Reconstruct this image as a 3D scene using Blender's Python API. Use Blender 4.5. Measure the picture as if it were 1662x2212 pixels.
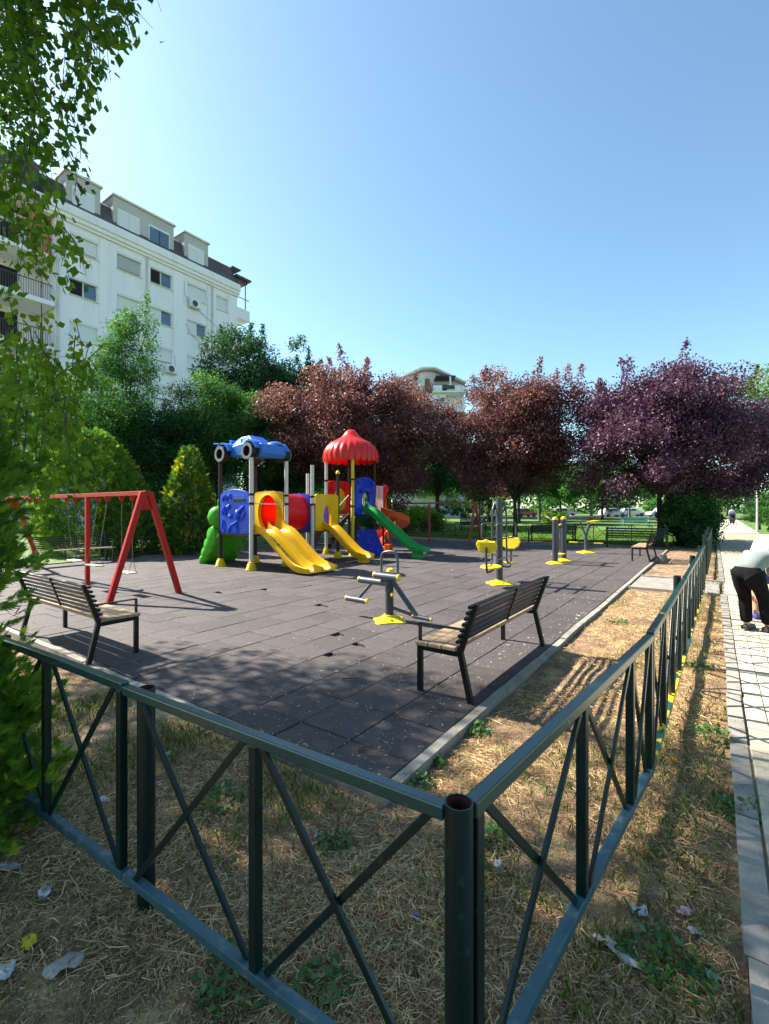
import bpy, bmesh, math, random
import numpy as np
from mathutils import Vector, Matrix, Quaternion

# ------------------------------------------------------------------ camera, sky, sun, exposure
sc = bpy.context.scene
for o in list(bpy.data.objects):
    bpy.data.objects.remove(o, do_unlink=True)
col = sc.collection
EYE = 1.70
YAW = math.radians(35.4)
FWD = Vector((-math.sin(YAW), math.cos(YAW), 0)); RGT = Vector((math.cos(YAW), math.sin(YAW), 0))
cd = bpy.data.cameras.new('camera'); cam = bpy.data.objects.new('camera', cd); col.objects.link(cam)
cam.location = (0, 0, EYE); cam.rotation_euler = (math.radians(90), 0, YAW)
cd.sensor_fit = 'HORIZONTAL'; cd.sensor_width = 36; cd.lens = 36 * 1003 / 1662
cd.shift_y = -0.0036
cd.clip_start = 0.05; cd.clip_end = 2000
sc.camera = cam
SUN_EL = math.radians(42)
SUN_AZ = math.radians(-97.4)                 # clockwise from +Y
world = bpy.data.worlds.new('World'); sc.world = world; world.use_nodes = True
wn = world.node_tree; bg = wn.nodes['Background']
sky = wn.nodes.new('ShaderNodeTexSky'); sky.sky_type = 'NISHITA'; sky.sun_disc = False
sky.sun_elevation = SUN_EL; sky.sun_rotation = SUN_AZ
sky.air_density = 1.0; sky.dust_density = 0.75; sky.ozone_density = 0.3; sky.altitude = 250
wb = wn.nodes.new('ShaderNodeMix'); wb.data_type = 'RGBA'; wb.blend_type = 'MULTIPLY'; wb.inputs[0].default_value = 1.0; wb.inputs[7].default_value = (0.83, 1.0, 1.0, 1)   # the camera's white balance
wn.links.new(sky.outputs[0], wb.inputs[6]); wn.links.new(wb.outputs[2], bg.inputs[0]); bg.inputs[1].default_value = 0.085
sl = bpy.data.lights.new('sun', 'SUN'); sl.energy = 4.9; sl.angle = math.radians(0.53); sl.color = (1.0, 0.93, 0.81)
so = bpy.data.objects.new('sun', sl); col.objects.link(so)
TO_SUN = Vector((math.sin(SUN_AZ) * math.cos(SUN_EL), math.cos(SUN_AZ) * math.cos(SUN_EL), math.sin(SUN_EL)))
so.rotation_euler = (-TO_SUN).to_track_quat('-Z', 'Y').to_euler(); so.location = TO_SUN * 60
vs = sc.view_settings
vs.view_transform = 'Standard'; vs.look = 'None'; vs.exposure = 1.70; vs.gamma = 1; vs.use_curve_mapping = False
sc.cycles.max_bounces = 6; sc.cycles.transparent_max_bounces = 4; sc.cycles.caustics_reflective = False; sc.cycles.caustics_refractive = False
random.seed(7)

def cw(d, l, z=0.0):
    """ground-plan point d metres ahead of and l metres right of where the photographer stood"""
    v = FWD * d + RGT * l
    return Vector((v.x, v.y, z))

# ------------------------------------------------------------------ helpers
def tag(o, label=None, cat=None, group=None, kind=None):
    if label: o['label'] = label
    if cat: o['category'] = cat
    if group: o['group'] = group
    if kind: o['kind'] = kind
    return o

def thing(name, label, cat, loc=(0, 0, 0), rz=0.0, group=None):
    o = bpy.data.objects.new(name, None); col.objects.link(o)
    o.empty_display_size = 0.1
    o.location = loc; o.rotation_euler = (0, 0, rz)
    return tag(o, label, cat, group)

def link(name, me, parent=None, loc=None, rot=None):
    o = bpy.data.objects.new(name, me); col.objects.link(o)
    if parent is not None: o.parent = parent
    if loc is not None: o.location = loc
    if rot is not None: o.rotation_euler = rot
    return o

def copy_tree(o, parent=None):
    c = o.copy(); col.objects.link(c); c.parent = parent
    for ch in o.children:
        copy_tree(ch, c)
    return c

def np_mesh(name, V, Fq, mats, attr=None, smooth=False):
    """mesh from an (n,3) vertex array and an (m,4) or (m,3) face array"""
    V = np.asarray(V, np.float32); Fq = np.asarray(Fq, np.int32)
    me = bpy.data.meshes.new(name)
    k = Fq.shape[1]
    me.vertices.add(len(V)); me.vertices.foreach_set('co', V.ravel())
    me.loops.add(Fq.size); me.loops.foreach_set('vertex_index', Fq.ravel())
    me.polygons.add(len(Fq)); me.polygons.foreach_set('loop_start', np.arange(0, Fq.size, k, dtype=np.int32))
    try:
        me.polygons.foreach_set('loop_total', np.full(len(Fq), k, np.int32))
    except Exception:
        pass
    if attr is not None:
        a = me.attributes.new('rnd', 'FLOAT', 'FACE'); a.data.foreach_set('value', np.asarray(attr, np.float32))
    for m in (mats if isinstance(mats, (list, tuple)) else [mats]): me.materials.append(m)
    me.update(calc_edges=True); me.validate()
    if smooth: me.polygons.foreach_set('use_smooth', np.ones(len(Fq), bool))
    return me

def frame_of(t, up=Vector((0, 0, 1))):
    t = Vector(t).normalized()
    if abs(t.dot(up)) > 0.98: up = Vector((0, 1, 0)) if abs(t.y) < .9 else Vector((1, 0, 0))
    s = t.cross(up).normalized(); n = s.cross(t).normalized()
    return t, s, n

class MB:
    def __init__(self): self.v = []; self.f = []
    def add(self, vs_, fs):
        b = len(self.v); self.v += [tuple(x) for x in vs_]; self.f += [tuple(i + b for i in f) for f in fs]; return self
    def box(self, x0, x1, y0, y1, z0, z1):
        return self.add([(x0, y0, z0), (x1, y0, z0), (x1, y1, z0), (x0, y1, z0), (x0, y0, z1), (x1, y0, z1), (x1, y1, z1), (x0, y1, z1)],
                        [(0, 3, 2, 1), (4, 5, 6, 7), (0, 1, 5, 4), (1, 2, 6, 5), (2, 3, 7, 6), (3, 0, 4, 7)])
    def bar(self, a, b, w, h=None, up=Vector((0, 0, 1))):
        h = h or w; a = Vector(a); b = Vector(b); t, s, n = frame_of(b - a, up)
        r = []
        for p in (a, b):
            r += [p - s * w / 2 - n * h / 2, p + s * w / 2 - n * h / 2, p + s * w / 2 + n * h / 2, p - s * w / 2 + n * h / 2]
        return self.add(r, [(0, 3, 2, 1), (4, 5, 6, 7), (0, 1, 5, 4), (1, 2, 6, 5), (2, 3, 7, 6), (3, 0, 4, 7)])
    def tube(self, pts, r, n=10, caps=True):
        pts = [Vector(p) for p in pts]; rs = r if isinstance(r, (list, tuple)) else [r] * len(pts)
        V = []; ps = None
        for i, p in enumerate(pts):
            t = (pts[min(i + 1, len(pts) - 1)] - pts[max(i - 1, 0)])
            if t.length < 1e-7: t = Vector((0, 0, 1))
            t.normalize()
            if ps is None: _, s, _n = frame_of(t)
            else:
                s = (ps - t * ps.dot(t))
                s = s.normalized() if s.length > 1e-5 else frame_of(t)[1]
            ps = s; q = t.cross(s)
            V += [p + (s * math.cos(2 * math.pi * k / n) + q * math.sin(2 * math.pi * k / n)) * rs[i] for k in range(n)]
        F = []
        for i in range(len(pts) - 1):
            for k in range(n):
                a = i * n + k; b = i * n + (k + 1) % n
                F.append((a, b, b + n, a + n))
        if caps:
            F.append(tuple(range(n - 1, -1, -1))); F.append(tuple((len(pts) - 1) * n + k for k in range(n)))
        return self.add(V, F)
    def lathe(self, prof, n=24, c=(0, 0, 0), mod=None, close=False):
        V = []; F = []
        for i, (r, z) in enumerate(prof):
            for k in range(n):
                th = 2 * math.pi * k / n
                rr, zz = (r, z) if mod is None else mod(i, r, z, th)
                V.append((c[0] + rr * math.cos(th), c[1] + rr * math.sin(th), c[2] + zz))
        m = len(prof)
        for i in range(m - 1):
            for k in range(n):
                a = i * n + k; b = i * n + (k + 1) % n
                F.append((a, b, b + n, a + n))
        if not close:
            F.append(tuple(range(n - 1, -1, -1))); F.append(tuple((m - 1) * n + k for k in range(n)))
        return self.add(V, F)
    def prism(self, poly, a, b, axis='y'):
        """polygon of (u, z) or (x, y) extruded along axis from a to b"""
        def P(u, w, e):
            return {'y': (u, e, w), 'x': (e, u, w), 'z': (u, w, e)}[axis]
        n = len(poly)
        return self.add([P(u, w, a) for u, w in poly] + [P(u, w, b) for u, w in poly],
                        [tuple(range(n)), tuple(range(2 * n - 1, n - 1, -1))] + [(i, i + n, (i + 1) % n + n, (i + 1) % n) for i in range(n)])
    def sweep(self, prof, path, caps=True):
        """closed profile of (y, n) swept along path points (x, z) in the XZ plane"""
        V = []; m = len(path)
        for i, (x, z) in enumerate(path):
            a = path[max(i - 1, 0)]; b = path[min(i + 1, m - 1)]
            t = Vector((b[0] - a[0], 0, b[1] - a[1])).normalized(); nn = Vector((-t.z, 0, t.x))
            for (y, q) in (prof(i / (m - 1)) if callable(prof) else prof):
                V.append((x + nn.x * q, y, z + nn.z * q))
        n = len(V) // m
        F = []
        for i in range(m - 1):
            for k in range(n):
                a = i * n + k; b = i * n + (k + 1) % n
                F.append((a, b, b + n, a + n))
        if caps:
            F.append(tuple(range(n - 1, -1, -1))); F.append(tuple((m - 1) * n + k for k in range(n)))
        return self.add(V, F)
    def mesh(self, name, mat, smooth=False):
        me = bpy.data.meshes.new(name); me.from_pydata(self.v, [], self.f)
        bm = bmesh.new(); bm.from_mesh(me); bmesh.ops.recalc_face_normals(bm, faces=bm.faces)
        bm.to_mesh(me); bm.free()
        me.materials.append(mat)
        if smooth:
            me.polygons.foreach_set('use_smooth', np.ones(len(me.polygons), bool))
            try: me.set_sharp_from_angle(angle=math.radians(38))
            except Exception: pass
        return me
    def build(self, name, mat, parent=None, smooth=False, bevel=0.0, loc=None, rot=None, segs=2):
        o = link(name, self.mesh(name, mat, smooth), parent, loc, rot)
        if bevel:
            b = o.modifiers.new('bevel', 'BEVEL'); b.width = bevel; b.segments = segs; b.limit_method = 'ANGLE'; b.angle_limit = math.radians(40)
        return o

def arc(cx, cz, r, a0, a1, n):
    return [(cx + r * math.cos(math.radians(a0 + (a1 - a0) * i / n)), cz + r * math.sin(math.radians(a0 + (a1 - a0) * i / n))) for i in range(n + 1)]

def smooth_path(pts, n=24):
    """Catmull-Rom through 2-D or 3-D points"""
    P = [np.array(p, float) for p in pts]; P = [2 * P[0] - P[1]] + P + [2 * P[-1] - P[-2]]
    out = []; segs = len(P) - 3
    per = max(2, n // segs)
    for i in range(segs):
        a, b, c, d = P[i:i + 4]
        for k in range(per):
            t = k / per
            out.append(tuple(.5 * ((2 * b) + (c - a) * t + (2 * a - 5 * b + 4 * c - d) * t * t + (3 * b - a - 3 * c + d) * t ** 3)))
    out.append(tuple(P[-2]))
    return out

# ------------------------------------------------------------------ materials
M = {}
def N(nt, typ, **kw):
    n = nt.nodes.new(typ)
    for k, v in kw.items(): setattr(n, k, v)
    return n
def pm(name, c1, c2=None, scale=8.0, rough=0.6, bump=0.0, bscale=None, metal=0.0, spec=0.5, coat=0.0, lo=0.35, hi=0.7, detail=6, objrand=0.0, extra=None, coords='Object', stretch=None, sss=0.0):
    """Principled material, two colours mixed by noise, optional fine bump and per-object brightness variation"""
    m = bpy.data.materials.new(name); m.use_nodes = True; nt = m.node_tree; b = nt.nodes['Principled BSDF']
    b.inputs['Roughness'].default_value = rough; b.inputs['Metallic'].default_value = metal
    b.inputs['Specular IOR Level'].default_value = spec
    if coat: b.inputs['Coat Weight'].default_value = coat; b.inputs['Coat Roughness'].default_value = 0.15
    tc = N(nt, 'ShaderNodeTexCoord'); src = tc.outputs[coords]
    if stretch:
        mp = N(nt, 'ShaderNodeMapping'); mp.inputs['Scale'].default_value = stretch; nt.links.new(src, mp.inputs[0]); src = mp.outputs[0]
    c2 = c2 or tuple(x * 0.8 for x in c1)
    n1 = N(nt, 'ShaderNodeTexNoise'); n1.inputs['Scale'].default_value = scale; n1.inputs['Detail'].default_value = detail
    nt.links.new(src, n1.inputs['Vector'])
    rp = N(nt, 'ShaderNodeValToRGB'); e = rp.color_ramp.elements
    e[0].position = lo; e[0].color = (*c1, 1); e[1].position = hi; e[1].color = (*c2, 1)
    nt.links.new(n1.outputs['Fac'], rp.inputs[0]); out = rp.outputs[0]
    for (ec, es, ep0, ep1, ed) in (extra or []):
        n2 = N(nt, 'ShaderNodeTexNoise'); n2.inputs['Scale'].default_value = es; n2.inputs['Detail'].default_value = ed
        nt.links.new(src, n2.inputs['Vector'])
        r2 = N(nt, 'ShaderNodeMapRange'); r2.inputs[1].default_value = ep0; r2.inputs[2].default_value = ep1
        nt.links.new(n2.outputs['Fac'], r2.inputs[0])
        mx = N(nt, 'ShaderNodeMix', data_type='RGBA'); mx.inputs[7].default_value = (*ec, 1)
        nt.links.new(r2.outputs[0], mx.inputs[0]); nt.links.new(out, mx.inputs[6]); out = mx.outputs[2]
    if objrand:
        oi = N(nt, 'ShaderNodeObjectInfo'); mr = N(nt, 'ShaderNodeMapRange'); mr.inputs[3].default_value = 1 - objrand; mr.inputs[4].default_value = 1 + objrand
        nt.links.new(oi.outputs['Random'], mr.inputs[0])
        hv = N(nt, 'ShaderNodeHueSaturation'); nt.links.new(mr.outputs[0], hv.inputs['Value']); nt.links.new(out, hv.inputs['Color']); out = hv.outputs[0]
    nt.links.new(out, b.inputs['Base Color'])
    if sss:
        b.inputs['Subsurface Weight'].default_value = sss; b.inputs['Subsurface Radius'].default_value = (0.02, 0.01, 0.008)
    if bump:
        nb = N(nt, 'ShaderNodeTexNoise'); nb.inputs['Scale'].default_value = bscale or scale * 6; nb.inputs['Detail'].default_value = 4
        nt.links.new(src, nb.inputs['Vector'])
        bp = N(nt, 'ShaderNodeBump'); bp.inputs['Strength'].default_value = bump; bp.inputs['Distance'].default_value = 0.01
        nt.links.new(nb.outputs['Fac'], bp.inputs['Height']); nt.links.new(bp.outputs[0], b.inputs['Normal'])
    M[name] = m
    return m

def leafmat(name, cols, transl=0.35, rough=0.55, spec=0.3, tint=None):
    """leaf: colour from each leaf's own random value, part of the light passes through"""
    m = bpy.data.materials.new(name); m.use_nodes = True; nt = m.node_tree; b = nt.nodes['Principled BSDF']; o = nt.nodes['Material Output']
    a = N(nt, 'ShaderNodeAttribute'); a.attribute_name = 'rnd'
    rp = N(nt, 'ShaderNodeValToRGB'); e = rp.color_ramp.elements
    for i, c in enumerate(cols):
        p = i / (len(cols) - 1)
        if i == 0: e[0].position = 0; e[0].color = (*c, 1)
        elif i == len(cols) - 1: e[-1].position = 1; e[-1].color = (*c, 1)
        else:
            k = rp.color_ramp.elements.new(p); k.color = (*c, 1)
    nt.links.new(a.outputs['Fac'], rp.inputs[0])
    b.inputs['Roughness'].default_value = rough; b.inputs['Specular IOR Level'].default_value = spec
    nt.links.new(rp.outputs[0], b.inputs['Base Color'])
    tr = N(nt, 'ShaderNodeBsdfTranslucent')
    hv = N(nt, 'ShaderNodeHueSaturation'); hv.inputs['Saturation'].default_value = 1.05; hv.inputs['Value'].default_value = 1.5
    if tint: hv.inputs['Hue'].default_value = tint
    nt.links.new(rp.outputs[0], hv.inputs['Color']); nt.links.new(hv.outputs[0], tr.inputs['Color'])
    mx = N(nt, 'ShaderNodeMixShader'); mx.inputs[0].default_value = transl
    nt.links.new(b.outputs[0], mx.inputs[1]); nt.links.new(tr.outputs[0], mx.inputs[2]); nt.links.new(mx.outputs[0], o.inputs[0])
    M[name] = m
    return m

pm('dirt', (0.25, 0.148, 0.085), (0.14, 0.078, 0.048), 3.0, 0.95, 1.0, 70, detail=12, extra=[((0.46, 0.34, 0.16), 5.5, .5, .68, 12), ((0.07, 0.042, 0.027), 1.7, .56, .72, 12), ((0.34, 0.26, 0.15), 90, .56, .70, 6), ((0.045, 0.03, 0.02), 55, .60, .72, 8)], coords='Object')
pm('lawn', (0.085, 0.17, 0.022), (0.055, 0.115, 0.016), 0.35, 0.9, 0.8, 60, extra=[((0.13, 0.2, 0.035), 2.2, .5, .75, 8), ((0.16, 0.15, 0.05), 0.6, .62, .8, 6)])
pm('asphalt', (0.06, 0.06, 0.06), (0.045, 0.045, 0.045), 4, 0.9)
pm('rubber', (0.072, 0.060, 0.061), (0.053, 0.044, 0.046), 1.3, 0.75, 0.5, 260, spec=0.35, objrand=0.16, extra=[((0.115, 0.10, 0.10), 14, .56, .8, 8), ((0.09, 0.075, 0.062), 2.3, .55, .8, 6)], coords='Object')
pm('mat_bed', (0.10, 0.075, 0.05), (0.03, 0.026, 0.025), 2.5, 0.95, 0.5, 60)
pm('concrete', (0.30, 0.275, 0.235), (0.21, 0.19, 0.16), 5, 0.9, 0.5, 70, objrand=0.12, extra=[((0.15, 0.12, 0.09), 9, .58, .8, 8)])
pm('paver', (0.50, 0.43, 0.31), (0.41, 0.355, 0.26), 5, 0.9, 0.4, 90, objrand=0.12, extra=[((0.22, 0.2, 0.16), 7, .6, .8, 8)])
pm('sand', (0.27, 0.23, 0.165), (0.33, 0.28, 0.2), 12, 0.95)
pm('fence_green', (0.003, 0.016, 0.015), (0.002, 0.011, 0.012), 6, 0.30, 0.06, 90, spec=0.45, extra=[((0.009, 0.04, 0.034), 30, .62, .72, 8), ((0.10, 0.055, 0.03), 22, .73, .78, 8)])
pm('fence_top_sky', (0.006, 0.050, 0.050), (0.004, 0.036, 0.038), 6, 0.27, 0.05, 90, spec=0.8, extra=[((0.03, 0.10, 0.09), 26, .60, .72, 9), ((0.12, 0.06, 0.03), 24, .72, .77, 8)])  # lighter copy of the fence paint, reflected sky put into its colour
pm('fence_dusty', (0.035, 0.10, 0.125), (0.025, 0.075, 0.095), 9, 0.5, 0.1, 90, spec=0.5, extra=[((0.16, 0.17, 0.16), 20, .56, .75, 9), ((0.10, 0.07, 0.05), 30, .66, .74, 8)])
pm('fence_worn', (0.007, 0.045, 0.034), (0.005, 0.03, 0.027), 6, 0.28, 0.06, 90, spec=0.8, extra=[((0.55, 0.42, 0.03), 16, .68, .71, 9)])
pm('fence_yellow', (0.72, 0.52, 0.02), (0.6, 0.42, 0.02), 7, 0.45, 0.2, extra=[((0.015, 0.075, 0.06), 2.6, .49, .51, 5)])
pm('fence_dark', (0.012, 0.022, 0.018), (0.01, 0.016, 0.014), 6, 0.5)
pm('rust_inside', (0.10, 0.025, 0.012), (0.06, 0.02, 0.012), 12, 0.85)
pm('bench_metal', (0.005, 0.005, 0.006), (0.008, 0.008, 0.009), 10, 0.42, 0.08, 90, spec=0.3, extra=[((0.04, 0.036, 0.03), 40, .70, .76, 8)])
pm('bench_wood', (0.40, 0.28, 0.175), (0.27, 0.175, 0.10), 4, 0.7, 0.5, 30, stretch=(9, 9, 0.7), objrand=0.12, extra=[((0.14, 0.085, 0.05), 16, .6, .78, 8)])
pm('wood_dark', (0.10, 0.055, 0.03), (0.06, 0.033, 0.02), 4, 0.7, 0.4, 30)
pm('red_paint', (0.46, 0.016, 0.008), (0.38, 0.013, 0.008), 5, 0.5, 0.08, 60, spec=0.2, extra=[((0.27, 0.03, 0.02), 18, .66, .74, 8)])
pm('dull_red', (0.30, 0.022, 0.02), (0.22, 0.018, 0.016), 5, 0.5)
pm('chain', (0.16, 0.14, 0.11), None, 20, 0.5, metal=0.3)
pm('seat_board', (0.62, 0.54, 0.42), (0.5, 0.42, 0.32), 8, 0.6)
pm('post_grey', (0.60, 0.585, 0.55), (0.53, 0.515, 0.48), 5, 0.4, 0.05, extra=[((0.35, 0.32, 0.28), 26, .68, .76, 8)])
pm('post_brown', (0.030, 0.010, 0.006), (0.022, 0.008, 0.006), 5, 0.4, spec=0.3)
pm('post_yellow', (0.66, 0.46, 0.015), (0.58, 0.40, 0.015), 5, 0.4)
def plastic(n, c, **k): pm(n, c, tuple(x * .88 for x in c), 3.0, 0.33, 0.03, 40, spec=0.22, extra=[(tuple(min(1, x * .8 + .06) for x in c), 5, .5, .8, 10), (tuple(x * .45 + .03 for x in c), 11, .62, .8, 10), (tuple(min(1, x * .7 + .14) for x in c), 60, .66, .74, 6)], **k)
plastic('pl_yellow', (0.84, 0.45, 0.002)); plastic('pl_blue', (0.01, 0.075, 0.60)); plastic('pl_deepblue', (0.012, 0.035, 0.42)); plastic('pl_carblue', (0.03, 0.17, 0.62))
plastic('pl_red', (0.72, 0.012, 0.012)); plastic('pl_roofred', (0.70, 0.04, 0.035)); plastic('pl_crimson', (0.58, 0.01, 0.03)); plastic('pl_green', (0.012, 0.30, 0.045)); plastic('pl_lime', (0.06, 0.38, 0.012))
plastic('pl_purple', (0.06, 0.05, 0.42)); plastic('pl_orange', (0.62, 0.075, 0.012)); plastic('pl_brightyellow', (0.85, 0.62, 0.006))
pm('pl_glassblue', (0.35, 0.55, 0.8), (0.28, 0.48, 0.72), 3, 0.25)
pm('black_plastic', (0.006, 0.006, 0.006), (0.010, 0.009, 0.009), 12, 0.5, spec=0.3)
pm('tyre_grey', (0.22, 0.215, 0.21), (0.16, 0.16, 0.16), 8, 0.55)
pm('deck', (0.05, 0.03, 0.02), None, 8, 0.6)
pm('gym_grey', (0.040, 0.048, 0.060), (0.034, 0.040, 0.050), 6, 0.4, 0.05, metal=0.0, spec=0.5, extra=[((0.16, 0.16, 0.16), 32, .68, .74, 8)])
pm('gym_tube', (0.065, 0.078, 0.088), (0.05, 0.06, 0.07), 6, 0.35)
pm('foam_grey', (0.09, 0.10, 0.12), (0.07, 0.08, 0.095), 8, 0.35)
pm('gym_yellow', (0.82, 0.60, 0.01), (0.74, 0.52, 0.01), 5, 0.42, 0.1, 60)
pm('wall_white', (0.87, 0.84, 0.88), (0.81, 0.78, 0.82), 0.5, 0.9, 0.2, 20, stretch=(1, 1, .12), extra=[((0.72, 0.70, 0.71), 1.6, .52, .80, 9), ((0.66, 0.63, 0.62), 3.5, .62, .80, 9)])
pm('wall_cream', (0.74, 0.71, 0.68), (0.68, 0.65, 0.62), 0.6, 0.9)
pm('wall_shaded', (0.50, 0.48, 0.46), (0.44, 0.42, 0.40), 0.6, 0.9)  # dormer walls greyed so the colour carries their shade
pm('shutter', (0.70, 0.71, 0.72), (0.66, 0.67, 0.68), 0.8, 0.6)
pm('shutter_grey', (0.42, 0.43, 0.43), (0.38, 0.39, 0.39), 0.8, 0.5)
pm('frame_white', (0.80, 0.80, 0.80), None, 3, 0.5)
pm('frame_dark', (0.05, 0.045, 0.045), None, 3, 0.5)
pm('glass', (0.10, 0.16, 0.24), (0.07, 0.11, 0.17), 0.6, 0.05, spec=0.8)
pm('unlit_inside', (0.012, 0.011, 0.012), None, 3, 0.9)  # near-black colour standing in for the shade of rooms and hollows
pm('roof_shingle', (0.10, 0.088, 0.095), (0.07, 0.06, 0.066), 1.4, 0.9, 0.5, 20)
pm('roof_red', (0.30, 0.13, 0.085), (0.24, 0.10, 0.07), 1.4, 0.85)
pm('orange_wall', (0.52, 0.25, 0.10), None, 1, 0.9)
pm('pipe', (0.62, 0.61, 0.60), None, 2, 0.6)
pm('bark', (0.035, 0.026, 0.02), (0.06, 0.045, 0.034), 7, 0.95, 0.9, 25, stretch=(1, 1, .3))
pm('bark_pale', (0.20, 0.18, 0.15), (0.12, 0.105, 0.085), 7, 0.95, 0.6, 25)
pm('bark_birch', (0.55, 0.53, 0.50), (0.10, 0.09, 0.08), 5, 0.8, 0.4, 25, stretch=(.6, .6, 4), lo=.55, hi=.66)
pm('twig', (0.075, 0.05, 0.032), (0.05, 0.034, 0.022), 12, 0.9)
leafmat('leaf_plum', [(0.0492, 0.0177, 0.0398), (0.0762, 0.0287, 0.0581), (0.1132, 0.0491, 0.0825), (0.1722, 0.0887, 0.1223)], 0.24, 0.5, 0.35, 0.5)
leafmat('leaf_plum_brown', [(0.0683, 0.0245, 0.0352), (0.1107, 0.0420, 0.0480), (0.1790, 0.0789, 0.0671), (0.3093, 0.1575, 0.1040)], 0.38, 0.5, 0.35, 0.51)
leafmat('leaf_ash', [(0.0279, 0.0806, 0.0248), (0.0465, 0.1318, 0.0310), (0.0713, 0.1783, 0.0372), (0.1318, 0.2480, 0.0543)], 0.38, 0.65, 0.15)
leafmat('leaf_dark', [(0.0180, 0.0540, 0.0210), (0.0330, 0.0930, 0.0270), (0.0510, 0.1275, 0.0300)], 0.28, 0.65, 0.15)
leafmat('leaf_bright', [(0.0600, 0.1380, 0.0180), (0.1020, 0.2040, 0.0240), (0.1800, 0.2880, 0.0360), (0.2880, 0.3840, 0.0600)], 0.45, 0.65, 0.15)
leafmat('leaf_birch', [(0.0243, 0.0640, 0.0109), (0.0509, 0.1279, 0.0152), (0.0909, 0.1860, 0.0174), (0.1574, 0.2557, 0.0218)], 0.40, 0.65, 0.15)
leafmat('leaf_thuja', [(0.0302, 0.0825, 0.0187), (0.0754, 0.1753, 0.0244), (0.1617, 0.2784, 0.0300), (0.4312, 0.4537, 0.0338)], 0.36, 0.65, 0.15)
leafmat('leaf_thuja_gold', [(0.0216, 0.0612, 0.0162), (0.0504, 0.1224, 0.0216), (0.0990, 0.1890, 0.0252), (0.5760, 0.4860, 0.0270)], 0.36, 0.65, 0.15)
leafmat('leaf_pale', [(0.07, 0.13, 0.045), (0.12, 0.19, 0.06), (0.19, 0.26, 0.07)], 0.45, 0.65, 0.15)
leafmat('straw', [(0.2022, 0.1195, 0.0658), (0.4666, 0.3017, 0.1463), (0.7154, 0.4914, 0.2340), (0.8000, 0.6599, 0.3802)], 0.15, 0.6, 0.3)
leafmat('grass_blade', [(0.06, 0.10, 0.02), (0.09, 0.15, 0.028), (0.20, 0.21, 0.06), (0.34, 0.29, 0.12)], 0.3, 0.6, 0.3)
leafmat('weed_leaf', [(0.0390, 0.1105, 0.0286), (0.0715, 0.1690, 0.0455), (0.1170, 0.2210, 0.0650)], 0.35, 0.5, 0.4)
leafmat('debris', [(0.30, 0.22, 0.12), (0.50, 0.42, 0.28), (0.66, 0.60, 0.48), (0.22, 0.12, 0.06)], 0.1, 0.7, 0.3)
pm('bench_teal', (0.10, 0.30, 0.27), (0.08, 0.25, 0.22), 6, 0.5)
# ------------------------------------------------------------------ the setting: ground, lawns, paths, rubber floor
rng = np.random.default_rng(11)
def rise(x, y):
    return 0.0062 * max(0.0, math.hypot(x, y) - 28)
def sheet(name, x0, x1, y0, y1, z, mat, nx=1, ny=1, slope=False, rough=0.0):
    xs = np.linspace(x0, x1, nx + 1); ys = np.linspace(y0, y1, ny + 1)
    V = [(x, y, z + (rise(x, y) if slope else 0) + (rng.normal() * rough if rough else 0)) for y in ys for x in xs]
    F_ = [(j * (nx + 1) + i, j * (nx + 1) + i + 1, (j + 1) * (nx + 1) + i + 1, (j + 1) * (nx + 1) + i) for j in range(ny) for i in range(nx)]
    return tag(link(name, np_mesh(name, V, F_, M[mat])), kind='structure')
sheet('ground', -500, 500, -60, 700, -0.03, 'dirt')
# dirt strip round the playground, gently uneven
xs = np.linspace(-7.0, 0.10, 100); ys = np.linspace(-0.8, 2.13, 42)
def dirt_patch(name, xs, ys, zf):
    V = [(x, y, zf(x, y)) for y in ys for x in xs]; nx = len(xs)
    F_ = [(j * nx + i, j * nx + i + 1, (j + 1) * nx + i + 1, (j + 1) * nx + i) for j in range(len(ys) - 1) for i in range(nx - 1)]
    o = link(name, np_mesh(name, V, F_, M['dirt'], smooth=True)); return tag(o, kind='structure')
def lump(x, y):
    return 0.012 * math.sin(3.1 * x + 1.3 * y) * math.sin(2.3 * y - .7 * x) + 0.006 * math.sin(9 * x + 4) * math.sin(8 * y + x) - 0.004
dirt_patch('dirt_strip', xs, ys, lump)
dirt_patch('dirt_verge', np.linspace(-1.53, 0.10, 34), np.linspace(2.13, 25.2, 300), lump)
sheet('lawn', -200, 200, 25.2, 420, 0.004, 'lawn', 60, 90, slope=True)
sheet('side_lawn', -60, -16.9, -20, 25.2, 0.004, 'lawn', 6, 6)
sheet('verge_lawn', 2.42, 60, -20, 25.2, 0.004, 'lawn', 6, 6)
sheet('parking_road', -70, 70, 78, 92, 0.03, 'asphalt', 40, 6, slope=True)

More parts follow.
